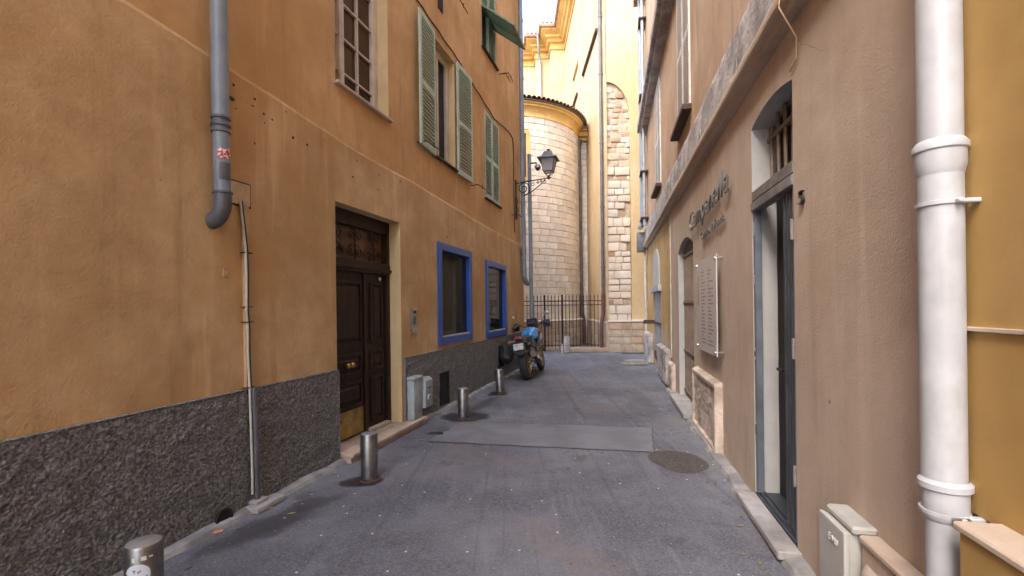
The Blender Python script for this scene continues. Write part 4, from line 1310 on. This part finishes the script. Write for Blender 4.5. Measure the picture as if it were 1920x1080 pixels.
tme = tl.mesh('roof_tile', m_tile, True)
ox = offset(path, .72)
for i in range(1, len(ox) - 1):
    a, b = Vector((*ox[i], 0)), Vector((*ox[i + 1], 0))
    L = (b - a).length; d = (b - a).normalized(); k = int(L / .24)
    for q in range(min(k, 16)):
        p = a + d * (q + .5) * .24
        o = CH.link('roof_tile', tme, rf)
        yv = Vector((d.y, -d.x, 0))
        o.matrix_local = Matrix.Translation(Vector((p.x, p.y, 17.74)) - CH.base) @ Matrix(((-d.x, yv.x, 0, 0), (-d.y, yv.y, 0, 0), (0, 0, 1, 0), (0, 0, 0, 1)))

# ---- stones
def stone(t, parent, M, w, d, h, mat, bev=.012, jit=0.0, name='stone', rnd=RND):
    """block centred on x, front at y=0 going back d, standing on z=0"""
    mb = MB()
    mb.box(-w / 2, w / 2, 0, d, 0, h)
    if jit:
        for v in mb.bm.verts: v.co += Vector((rnd.uniform(-jit, jit), rnd.uniform(-jit, jit) * .8 if v.co.y < d / 2 else 0, rnd.uniform(-jit, jit)))
    bmesh.ops.bevel(mb.bm, geom=[e for e in mb.bm.edges if (e.verts[0].co.y < d / 2 or e.verts[1].co.y < d / 2)], offset=min(bev, h * .3), segments=2, profile=.6, affect='EDGES')
    me = mb.mesh(name, mat, bev > .015)
    o = t.link(name, me, parent)
    o.matrix_local = Matrix.Translation(-t.base) @ M
    return o


# round apse
AC, AR = Vector((-.16, 20.49, 0)), 3.11


def arcm(a, r, z):
    return Matrix.Translation((AC.x + r * math.sin(a), AC.y - r * math.cos(a), z)) @ Matrix.Rotation(a, 4, 'Z')


mb = MB()
mb.lathe([(AR - .028, 0), (AR - .028, 8.75)], AC, 90, -math.pi, math.pi * .35)
ap = CH.part('apse_wall', mb, m_mortar, True)
A0, A1 = math.radians(6), math.radians(88)
WA0, WA1, WZ0, WZ1 = math.radians(-9), math.radians(15.5), 6.35, 8.05
rest = MB()
NR = 31; rh = (8.70 - 1.08) / NR
for r in range(NR):
    z = 1.08 + r * rh
    a = math.radians(-75) + RND.uniform(0, .1)
    while a < math.radians(105):
        w = RND.uniform(.34, .66); da = w / AR
        b = a + da
        if z + rh > WZ0 + .05 and z < WZ1 and b > WA0 and a < WA1:
            if a < WA0: b = WA0; w = (b - a) * AR
            elif b > WA1 + .04: a = WA1; w = (b - a) * AR
            else:
                a = b; continue
        if w > .06:
            c = (a + b) / 2; dr = RND.uniform(-.006, .010)
            if A0 < c < A1:
                stone(CH, ap, arcm(c, AR + dr, z + .006), w - .014, .1, rh - .013, m_stone, .010)
            else:
                rest.box(-w / 2 + .007, w / 2 - .007, 0, .06, 0, rh - .013, m=arcm(c, AR + dr, z + .006))
        a = b
CH.part('hidden_side_stones', rest, m_stone, parent=ap, kind='stuff')
for r in range(4):
    z = r * .255; a = math.radians(-70) + RND.uniform(0, .1)
    while a < math.radians(100):
        w = RND.uniform(.5, .9); b = a + w / (AR + .1)
        stone(CH, ap, arcm((a + b) / 2, AR + .10 + RND.uniform(-.01, .01), z), w - .012, .16, .245, m_stone_p, .02)
        a = b
mb = MB(); mb.lathe([(AR + .02, 1.09), (AR + .10, 1.075), (AR + .135, 1.05), (AR + .135, 1.03), (AR + .10, 1.015)], AC, 90, -math.pi * .9, math.pi * .1); CH.part('apse_plinth_ledge', mb, m_stone, True)
# apse window
mb = MB()
for a in (WA0, WA1): mb.box(-.07, .07, -.02, .12, WZ0, WZ1 + .1, m=arcm(a, AR, 0))
for q in range(6):
    aa = WA0 + (WA1 - WA0) * (q + .5) / 6
    for z in (WZ0 - .06, WZ1): mb.box(-.13, .13, -.02, .12, z, z + .12, m=arcm(aa, AR + .003, 0))
aw = CH.part('apse_window', mb, m_cornice_c)
mb = MB()
for q in range(6):
    aa = WA0 + (WA1 - WA0) * (q + .5) / 6
    mb.box(-.118, .118, .0, .01, WZ0, WZ1, m=arcm(aa, AR - .02, 0))
CH.part('louvre_pane', mb, m_rust, parent=aw)
# apse cornice and tiled eaves
mb = MB()
mb.lathe([(AR - .02, 8.68), (AR + .03, 8.68), (AR + .03, 8.74), (AR + .02, 8.76), (AR + .03, 8.86), (AR + .08, 8.96), (AR + .15, 9.03), (AR + .17, 9.04), (AR + .17, 9.10), (AR + .22, 9.13), (AR + .24, 9.19), (AR - .2, 9.22)], AC, 110, -math.pi, math.pi * .3)
CH.part('apse_cornice', mb, m_cornice_c, True)
mb = MB(); mb.lathe([(AR + .23, 9.195), (AR + .30, 9.20), (AR + .30, 9.235), (.3, 10.3)], AC, 90, -math.pi, math.pi * .3); ar = CH.part('apse_roof', mb, m_lamp_metal, True)
tl = MB(); tl.lathe([(.095, 0), (.08, .9)], (0, 0, 0), 8, 0, math.pi, axis='y'); tl.lathe([(.08, 0), (.066, .9)], (0, 0, 0), 8, 0, math.pi, axis='y')
tme = tl.mesh('roof_tile', m_tile, True)
for q in range(34):
    a = math.radians(-8) + q * math.radians(110) / 34
    o = CH.link('roof_tile', tme, ar)
    o.matrix_local = Matrix.Translation(-CH.base) @ arcm(a, AR + .36, 9.235) @ Matrix.Rotation(math.radians(18), 4, 'X')
# squared pier between apse and nave
mb = MB(); mb.box(2.2, 3.28, 20.13, 21.5, 0, 8.7); pr = CH.part('pier', mb, m_mortar)
for r in range(NR + 4):
    z = r * rh
    cut = 2.9 + RND.uniform(.08, .28)
    for a, b in ((2.6, cut), (cut, 3.275)):
        stone(CH, pr, Matrix.Translation(((a + b) / 2, 20.105 + RND.uniform(-.004, .006), z)), b - a - .013, .08, rh - .013, m_stone, .01)
mb = MB(); mb.box(2.3, 3.285, 19.98, 21.5, 8.62, 8.78, .02); mb.box(2.3, 3.285, 19.86, 21.5, 8.782, 9.0, .03); mb.box(2.3, 3.285, 19.80, 21.5, 9.002, 9.10, .02); CH.part('pier_cap', mb, m_cornice_c)
mb = MB(); mb.box(2.6, 3.284, 19.76, 21.5, 9.102, 9.16, .01); mb.box(2.75, 3.0, 19.8, 20.1, 9.16, 9.5, .06); CH.part('pier_flashing', mb, m_zinc)
# bare masonry stones in the niche
z = 1.07
while z < 9.15:
    brown = z > 6.1 or RND.random() < .12
    h = RND.uniform(.15, .24) if brown else RND.uniform(.19, .32)
    x = NX0 - .02 + RND.uniform(-.04, .03)
    while x < NX1 - .03:
        w = RND.uniform(.16, .36) if brown else RND.uniform(.24, .48)
        if x + w > NX1 - .12: w = NX1 - x
        xm = x + w / 2
        if z + h * .6 < arch_z(min(NX1 - .001, max(NX0, xm + w * .3))):
            b2 = brown if RND.random() > .10 else not brown
            stone(CH, nw, Matrix.Translation((xm, 16.045 + RND.uniform(-.02, .03) + (.03 if b2 else 0), z)), w - .03, .1, h - .03, m_rubble if b2 else m_stone, .022, .014)
        x += w
    z += h
# buttress base blocks
mb = MB(); mb.box(3.32, 9, 15.93, 16.3, 0, 1.02); pl = CH.part('buttress_base', mb, m_mortar)
for r, (z, h) in enumerate(((0, .29), (.29, .24), (.53, .24), (.77, .26))):
    for (x0, x1, yf) in ((3.28, 4.03, 15.90), (4.05, 5.4, 15.86)):
        x = x0
        while x < x1 - .02:
            w = RND.uniform(.26, .52)
            if x + w > x1 - .15: w = x1 - x
            stone(CH, pl, Matrix.Translation((x + w / 2, yf + RND.uniform(-.008, .012), z)), w - .012, .15, h - .01, m_stone_p, .018, .004)
            x += w
mb = MB(); mb.box(3.26, 4.04, 15.87, 16.05, 1.03, 1.10, .02, 2); mb.box(4.045, 5.5, 15.83, 16.05, 1.032, 1.102, .02, 2); CH.part('buttress_base_ledge', mb, m_stone)
mb = MB(); mb.box(-4.1, -.1, -.08, .0, .96, 1.05, .015); mb.xf(FCS); CH.part('side_plinth_ledge', mb, m_stone)
mb = MB(); mb.box(-4.1, -.1, -.05, .0, 0, .96); mb.xf(FCS); sp_ = CH.part('side_plinth', mb, m_mortar)
for r in range(4):
    y = 16.1
    while y < 20.0:
        w = min(RND.uniform(.5, .9), 20.05 - y)
        stone(CH, sp_, Matrix.Translation((3.29 - .06, y + w / 2, r * .24)) @ Matrix.Rotation(math.radians(-90), 4, 'Z'), w - .012, .05, .23, m_stone_p, .015)
        y += w

# church downpipes
t = Thing('downpipe', 'dark downpipe with a red brown foot against the buttress corner of the church', 'downpipe', FW, (3.17, 16.3, 0))
mb = MB(); mb.tube([(3.17, 16.3, 17), (3.17, 16.3, 2.0)], .06, 12); t.part('pipe', mb, m_pvc_church, True)
mb = MB(); mb.tube([(3.17, 16.3, 2.0), (3.17, 16.28, 1.35), (3.10, 16.22, 1.05), (3.07, 16.2, .9), (3.07, 16.2, .05)], .066, 12); t.part('foot_pipe', mb, m_pvc_red, True)
for z in (2.9, 5.0, 7.2, 9.6, 11.6, 13.4):
    mb = MB(); mb.lathe([(.06, 0), (.074, .005), (.074, .06), (.06, .065)], (3.17, 16.3, z), 14); mb.box(3.17, 3.28, 16.29, 16.31, z, z + .05)
    t.part('collar', mb, m_pvc_church, True)
t = Thing('downpipe', 'dark downpipe in the corner between the round apse and the church wall', 'downpipe', FW, (2.95, 19.8, 0))
mb = MB(); mb.lathe([(.13, .0), (.13, -.1), (.06, -.28)], (2.93, 19.85, 8.6), 12); t.part('hopper', mb, m_pvc_church, True)
mb = MB(); mb.tube([(2.93, 19.85, 8.4), (2.95, 19.85, 2.0)], .07, 12); t.part('pipe', mb, m_pvc_church, True)
mb = MB(); mb.tube([(2.95, 19.85, 2.0), (2.95, 19.83, 1.35), (3.02, 19.74, 1.0), (3.03, 19.72, .05)], .08, 12); t.part('foot_pipe', mb, m_pvc_red, True)
t = Thing('downpipe', 'pale zinc downpipe bent under the cornice high on the church choir', 'downpipe', FW, (1.9, 28.3, 9))
mb = MB(); mb.tube([(1.72, 27.78, 17.6), (1.74, 27.8, 17.2), (1.80, 28.1, 16.8), (1.88, 28.38, 16.3), (1.90, 28.40, 15.6), (1.90, 28.40, 9.0)], .075, 10); t.part('pipe', mb, m_zinc, True)

# ================================================================== FENCE AND SMALL STREET THINGS
t = Thing('iron_fence', 'tall black spiked iron fence in front of the round stone apse', 'fence', FW, (1.8, 16.75, 0))
fa, fb = Vector((-1.2, 17.0, 0)), Vector((3.14, 16.45, 0))
fd = (fb - fa).normalized(); FL_ = (fb - fa).length
n = int(FL_ / .122)
bar = MB(); bar.tube([(0, 0, .10), (0, 0, 1.90)], .013, 6); bar.lathe([(.013, 1.90), (.022, 1.92), (.014, 1.95), (.001, 2.02)], (0, 0, 0), 6)
bme = bar.mesh('bar', m_iron, True)
pst = MB(); pst.box(-.03, .03, -.03, .03, 0, 1.92); pst.ball((0, 0, 1.96), .045, seg=8)
pme = pst.mesh('post', m_iron)
for k in range(n + 1):
    p = fa + fd * (FL_ * k / n)
    post = k in (n - 16, n - 11, n - 24)
    o = t.link('post' if post else 'bar', pme if post else bme)
    o.matrix_local = Matrix.Translation(p - t.base)
ang = math.atan2(fd.y, fd.x)
for z in (.20, 1.62, 1.76):
    mb = MB(); mb.box(0, FL_, -.016, .016, z, z + .028); mb.xf(Matrix.Translation(fa) @ Matrix.Rotation(ang, 4, 'Z')); t.part('rail', mb, m_iron)
single('kerb', MB().box(2.0, 3.28, 16.05, 16.55, 0, .15, .03, 2), m_stone_p, kind='structure', smooth=True)
single('kerb', MB().box(-1.6, 1.96, 16.75, 17.2, 0, .10, .02, 2), m_stone_p, kind='structure', smooth=True)
t = Thing('drain_grate', 'dark slotted drain grate in the street before the church buttress', 'drain', FW, (4.2, 15.5, 0))
mb = MB(); mb.box(3.62, 4.50, 15.42, 15.58, .004, .012); t.part('frame', mb, m_darkroom)
for k in range(14):
    mb = MB(); mb.box(3.64 + k * .062, 3.675 + k * .062, 15.43, 15.57, .012, .02); t.part('slot_bar', mb, m_iron)


def bollard(x, y, label, h=.44, r=.078, tilt=(0, 0), mat=m_bollard, sticker=False):
    rot = Matrix.Rotation(math.radians(tilt[0]), 4, 'X') @ Matrix.Rotation(math.radians(tilt[1]), 4, 'Y')
    t = Thing('bollard', label, 'bollard', FW, (x, y, -.004), 'short steel bollards along the street', rot)
    mb = MB(); mb.lathe([(r * 1.0, -.03), (r, h - .010), (r - .005, h)], (0, 0, 0), 32); t.part('post', mb, mat, True, local=True)
    mb = MB(); mb.lathe([(r - .005, h), (r - .012, h + .002), (.001, h + .004)], (0, 0, 0), 32); t.part('cap', mb, m_bollard_top, True, local=True)
    mb = MB(); mb.lathe([(r + .022, .006), (r + .016, .016), (r + .002, .022), (r + .001, .034)], (0, 0, 0), 32); t.part('base_ring', mb, m_rust, True, local=True)
    if sticker:
        mb = MB()
        a0 = math.radians(sticker)
        def fn(u, v):
            q = .052 * v; w = 2 * math.pi * u
            a = a0 + q * math.cos(w) / r
            return ((r + .0015) * math.cos(a), (r + .0015) * math.sin(a), h - .125 + q * math.sin(w))
        mb.grid(fn, 24, 5)
        t.part('sticker', mb, M_round_sticker(), True, local=True)
        mb = MB()
        for k, (da, dz, w, hh) in enumerate(((-16, -.062, .014, .02), (12, -.058, .02, .018), (34, -.052, .016, .008), (20, -.06, .01, .012))):
            for s_ in range(3):
                aa = a0 + math.radians(da) + (s_ / 3) * w / r; ab = a0 + math.radians(da) + ((s_ + 1) / 3) * w / r
                mb.poly([((r + .001) * math.cos(q), (r + .001) * math.sin(q), h + dz + zz) for q, zz in ((aa, 0), (ab, 0), (ab, hh), (aa, hh))])
        t.part('sticker_scraps', mb, m_pale, local=True)
    return t


bollard(-1.81, 2.29, 'nearest steel bollard with a round white sticker at the lower left', h=.48, sticker=-72)
bollard(-1.35, 4.38, 'steel bollard standing in front of the dark wooden door')
bollard(-.72, 6.74, 'steel bollard in a dark damp patch by the meter box')
bollard(-.235, 8.71, 'slightly leaning steel bollard behind the motorcycle', tilt=(0, -3))
bollard(1.85, 15.95, 'far matt grey bollard in front of the black iron fence', h=.56, r=.10, mat=m_sillstone)
single('bottle', MB().lathe([(.001, 0), (.04, .0), (.04, .2), (.02, .27), (.02, .31), (.001, .31)], (0, 0, 0), 12), m_cable_w, 'small pale bottle standing beside the far matt grey bollard', 'bottle', FW @ Matrix.Translation((1.70, 16.0, 0)), smooth=True)
single('broken_tile_piece', MB().box(-.03, .03, -.014, .014, 0, .012, .003), m_salmon, 'tiny orange fragment on the ground below the drain outlet', 'fragment', Matrix.Translation((-2.13, 3.37, .004)) @ Matrix.Rotation(.7, 4, 'Z'))

# small litter and dead leaves caught along the wall feet
mb = MB()
for k in range(150):
    left = RND.random() < .5
    sa = RND.uniform(2.0, 12.5); off_ = abs(RND.gauss(0, .16)) + .10
    P = (LO + LD * sa + Vector((LD.y, -LD.x, 0)) * off_) if left else (RO + RD * sa + Vector((-RD.y, RD.x, 0)) * (off_ + .06))
    if left and 5.0 < sa < 6.9: continue
    w = RND.uniform(.006, .018); l = w * RND.uniform(1.2, 2.6)
    M = Matrix.Translation((P.x, P.y, ground_z(P.x, P.y) + .008)) @ Euler((RND.uniform(-.3, .3), RND.uniform(-.3, .3), RND.uniform(0, 6.3))).to_matrix().to_4x4()
    mb.prism([tuple((M @ Vector(q))[:2]) for q in ((-l, 0, 0), (0, -w, 0), (l, 0, 0), (0, w, 0))], M.translation.z, M.translation.z + .004, 'xy')
single('litter', mb, M_plain('dry_litter', (.22, .165, .11), .9, 0, .6, 9), 'scattered dead leaves and small litter along both wall feet', 'litter', kind='stuff')

# ================================================================== MOTORCYCLE (local: x forward, y left, z up)
h_ang = math.atan2(1.50, .40)
bikeM = Matrix.Translation((.34, 10.28, 0)) @ Matrix.Rotation(h_ang, 4, 'Z') @ Matrix.Rotation(math.radians(-9), 4, 'X')
BK = Thing('motorcycle', 'blue and black motorcycle with gold wheel rims parked along the left wall', 'motorcycle', bikeM, (0, 0, 0))


def wheel(cx, R, w, nm):
    cz = R
    mb = MB()
    pr = []
    for i in range(13):
        a = math.pi * (-.1 + 1.2 * i / 12)
        pr.append((R - .075 + .075 * math.sin(a), -w / 2 * math.cos(a)))
    mb.lathe([(pr[0][0] - .01, pr[0][1] * .8)] + pr + [(pr[-1][0] - .01, pr[-1][1] * .8)], (cx, 0, cz), 40, axis='y')
    ty = BK.part('wheel', mb, m_rubber, True)
    mb = MB(); rr = R - .075
    mb.lathe([(rr - .03, -w * .33), (rr + .006, -w * .40), (rr + .002, -w * .3), (rr - .02, 0), (rr + .002, w * .3), (rr + .006, w * .40), (rr - .03, w * .33), (rr - .04, 0), (rr - .03, -w * .33)], (cx, 0, cz), 36, axis='y')
    BK.part('rim', mb, m_gold, True, parent=ty)
    mb = MB()
    for k in range(6):
        for dk in (-.12, .12):
            a = 2 * math.pi * k / 6
            mb.tube([(cx + .04 * math.cos(a + dk * 2), 0, cz + .04 * math.sin(a + dk * 2)), (cx + (rr - .02) * math.cos(a + dk), 0, cz + (rr - .02) * math.sin(a + dk))], .013, 6)
    mb.cyl((cx, -w * .45, cz), .045, w * .9, 14, 'y')
    BK.part('spokes', mb, m_gold, True, parent=ty)
    for sy in ((-1, 1) if nm == 'f' else (-1,)):
        mb = MB(); mb.lathe([(.08, sy * (w * .55)), (.135, sy * (w * .55)), (.135, sy * (w * .55 + .006)), (.08, sy * (w * .55 + .006)), (.08, sy * (w * .55))], (cx, 0, cz), 28, axis='y'); BK.part('brake_disc', mb, m_chrome, True, parent=ty)
    return ty


wheel(0, .335, .185, 'r'); wheel(1.50, .33, .12, 'f')
mb = MB()
for sy in (-1, 1): mb.tube([(0, sy * .13, .335), (.25, sy * .13, .36), (.58, sy * .10, .46)], .032, 8)
mb.box(.3, .42, -.12, .12, .35, .43, .015)
BK.part('swingarm', mb, m_chrome, True)
mb = MB(); mb.box(-.04, .05, -.165, -.14, .29, .38, .01); mb.cyl((0, -.185, .335), .022, .03, 10, 'y'); mb.box(-.02, .10, -.16, -.125, .40, .50, .015); BK.part('axle_block', mb, m_chrome)
mb = MB()
mb.box(.58, 1.02, -.17, .17, .26, .56, .04, 2); mb.box(.62, .98, -.15, .15, .50, .68, .03, 2)
for k in range(5): mb.box(.88 + k * .008, 1.14 + k * .004, -.14, .14, .50 + k * .045, .52 + k * .045)
mb.cyl((.74, -.21, .42), .11, .05, 18, 'y'); mb.cyl((.74, .16, .42), .11, .05, 18, 'y')
BK.part('engine', mb, m_engine, True)
mb = MB()
for sy in (-1, 1):
    mb.tube([(1.22, sy * .04, .98), (.95, sy * .16, .82), (.58, sy * .15, .62), (.56, sy * .13, .40)], .026, 8)
    mb.tube([(.60, sy * .13, .66), (.2, sy * .11, .84), (-.18, sy * .07, .90)], .018, 8)
    mb.tube([(1.2, sy * .04, .92), (1.08, sy * .1, .55), (.9, sy * .12, .26)], .02, 8)
BK.part('frame', mb, m_black, True)
# tank: lofted
mb = MB()
secs = [(.50, .10, .84, .92), (.58, .15, .80, 1.02), (.74, .185, .78, 1.10), (.94, .19, .78, 1.13), (1.10, .16, .80, 1.11), (1.22, .09, .86, 1.03)]
rings = []
for x, w, z0, z1 in secs:
    r = []
    for k in range(20):
        a = 2 * math.pi * k / 20; c, s_ = math.cos(a), math.sin(a)
        r.append(mb.bm.verts.new((x, w * math.copysign(abs(c) ** .7, c), (z0 + z1) / 2 + (z1 - z0) / 2 * math.copysign(abs(s_) ** .8, s_))))
    rings.append(r)
for A, B in zip(rings, rings[1:]):
    for k in range(20): mb.bm.faces.new((A[k], A[(k + 1) % 20], B[(k + 1) % 20], B[k]))
mb.bm.faces.new(rings[0]); mb.bm.faces.new(rings[-1][::-1])
BK.part('fuel_tank', mb, m_bike_blue, True)
for sy in (-1, 1):
    mb = MB(); mb.prism([(.78, .62), (1.12, .66), (1.30, .84), (1.26, 1.02), (1.05, .98), (.84, .84)], sy * .17, sy * .215); BK.part('radiator_shroud', mb, m_black)
    mb = MB(); mb.prism([(.92, .78), (1.14, .82), (1.24, .94), (1.06, .93)], sy * .216, sy * .226); BK.part('shroud_panel', mb, m_bike_blue if sy > 0 else m_chrome)
    mb = MB(); mb.prism([(.30, .70), (.60, .62), (.66, .80), (.34, .84)], sy * .12, sy * .15); BK.part('side_cover', mb, m_black)
mb = MB(); mb.tube([(.56, 0, .92), (.42, 0, .90), (.2, 0, .93), (0, 0, .96), (-.2, 0, .98)], .12, 14, r2=.07); mb.xf(Matrix.Diagonal((1, 1.05, .55, 1)) ); mb.shift((0, 0, .40)); BK.part('seat', mb, m_black, True)
mb = MB(); mb.prism([(-.30, .90), (-.26, .98), (.12, .90), (.2, .80), (-.05, .82)], -.085, .085); BK.part('tail', mb, m_black)
mb = MB(); mb.box(-.325, -.285, -.075, .075, .905, .955, .012, 2); BK.part('tail_light', mb, m_red, True)
mb = MB(); mb.prism([(-.24, .88), (-.32, .72), (-.38, .58), (-.36, .56), (-.24, .66), (-.10, .82)], -.07, .07); mb.box(-.38, -.24, -.115, .115, .60, .85, .012, m=Matrix.Identity(4)); BK.part('rear_fender', mb, m_black)
PT = Matrix.Translation((-.388, 0, .755)) @ Matrix.Rotation(math.radians(8), 4, 'Y')
mb = MB(); mb.box(-.006, 0, -.105, .105, -.065, .065, .003); mb.xf(PT); plate = BK.part('number_plate', mb, m_pale)
for row, (txt, dz) in enumerate((('GB-332', .008), ('CZ', -.052))):
    y = .078 if row == 0 else .03
    for ch in txt:
        me, (a, b) = letter_mesh(ch, .058, .002, m_black)
        o = BK.link('letter', me, plate)
        o.matrix_local = PT @ Matrix(((0, 0, -1, -.008), (-1, 0, 0, y + a), (0, 1, 0, dz), (0, 0, 0, 1)))
        y -= (b - a) + .006
mb = MB(); mb.box(-.003, 0, .105, .118, -.065, .065); mb.xf(PT); BK.part('plate_band', mb, m_bike_blue, parent=plate)
for sy in (-1, 1):
    mb = MB(); mb.tube([(-.25, sy * .08, .88), (-.27, sy * .18, .87)], .010, 6); mb.ball((-.28, sy * .21, .87), .03, 1.3, 1.1, .8, 10); BK.part('indicator', mb, m_black if sy < 0 else m_salmon, True)
mb = MB(); mb.tube([(1.02, -.15, .42), (.95, -.17, .26), (.65, -.18, .24), (.45, -.20, .34)], .028, 10); mb.tube([(.47, -.20, .33), (.38, -.205, .40), (.02, -.22, .52), (-.06, -.222, .55)], lambda q: .045 + .03 * min(1, q * 2), 14); BK.part('exhaust', mb, m_muffler, True)
mb = MB(); mb.prism([(-.02, .44), (.36, .33), (.38, .38), (0, .50)], -.305, -.292); BK.part('heat_shield', mb, m_chrome)
mb = MB()
for sy in (-1, 1): mb.tube([(1.50, sy * .095, .33), (1.44, sy * .095, .50), (1.24, sy * .095, 1.05)], .029, 10)
mb.box(1.14, 1.30, -.13, .13, .80, .86, .015); mb.box(1.12, 1.28, -.13, .13, 1.02, 1.07, .015)
BK.part('fork', mb, m_gold, True)
mb = MB()
mb.grid(lambda u, v: (1.50 - (.36) * math.cos(math.pi * (.1 + .65 * u)) * -1, (-.075 + .15 * v), .33 + .355 * math.sin(math.pi * (.1 + .65 * u)) + .015 * math.sin(math.pi * v)), 16, 6)
BK.part('front_fender', mb, m_black, True)
mb = MB(); mb.ball((1.36, 0, .98), .10, .7, 1.1, 1.1, 14); mb.prism([(1.30, 1.02), (1.42, 1.10), (1.30, 1.32), (1.27, 1.32)], -.13, .13); BK.part('headlight_cowl', mb, m_black, True)
mb = MB(); mb.tube([(1.02, .40, 1.145), (1.10, .28, 1.17), (1.20, .10, 1.12), (1.20, -.10, 1.12), (1.10, -.28, 1.17), (1.02, -.40, 1.145)], .014, 8); hb = BK.part('handlebar', mb, m_black, True)
mb = MB(); mb.box(1.14, 1.22, -.09, .09, 1.16, 1.27, .02); BK.part('dashboard', mb, m_black, parent=hb)
for sy in (-1, 1):
    mb = MB(); mb.tube([(1.06, sy * .34, 1.158), (.99, sy * .46, 1.135)], .024, 10); mb.box(1.02, 1.15, sy * .30 - .04, sy * .30 + .04, 1.14, 1.21, .015); mb.tube([(1.12, sy * .30, 1.15), (1.10, sy * .46, 1.13)], .008, 6); BK.part('grip', mb, m_black, True, parent=hb)
    mb = MB(); mb.tube([(1.12, sy * .27, 1.18), (1.08, sy * .34, 1.30), (1.06, sy * .40, 1.38)], .009, 6); mb.ball((1.06, sy * .44, 1.40), .06, .25, 1.25, .75, 12); BK.part('mirror', mb, m_mirror, True, parent=hb)
    mb = MB(); mb.prism([(1.10, 1.06), (1.24, 1.08), (1.22, 1.24), (1.16, 1.24)], sy * .30, sy * .47); BK.part('hand_guard', mb, m_black, parent=hb)
mb = MB(); mb.tube([(.62, .14, .28), (.66, .33, .02)], .013, 8); mb.box(.62, .70, .30, .38, -.035, -.02); BK.part('side_stand', mb, m_black, True)
mb = MB()
for sy in (-1, 1): mb.tube([(.50, sy * .14, .36), (.50, sy * .27, .36)], .013, 6)
BK.part('foot_peg', mb, m_chrome, True)
mb = MB(); mb.ball((-.02, .40, .62), .20, 1.0, .75, 1.05, 22)
for v in mb.bm.verts:
    q = v.co
    v.co = q + Vector((noise.noise(q * 9), noise.noise(q * 9 + Vector((5, 0, 0))), noise.noise(q * 9 + Vector((0, 7, 0))))) * .05
mb.tube([(.1, .25, .86), (-.02, .36, .83), (-.05, .48, .70)], .016, 6)
BK.part('side_bag', mb, m_bag, True)
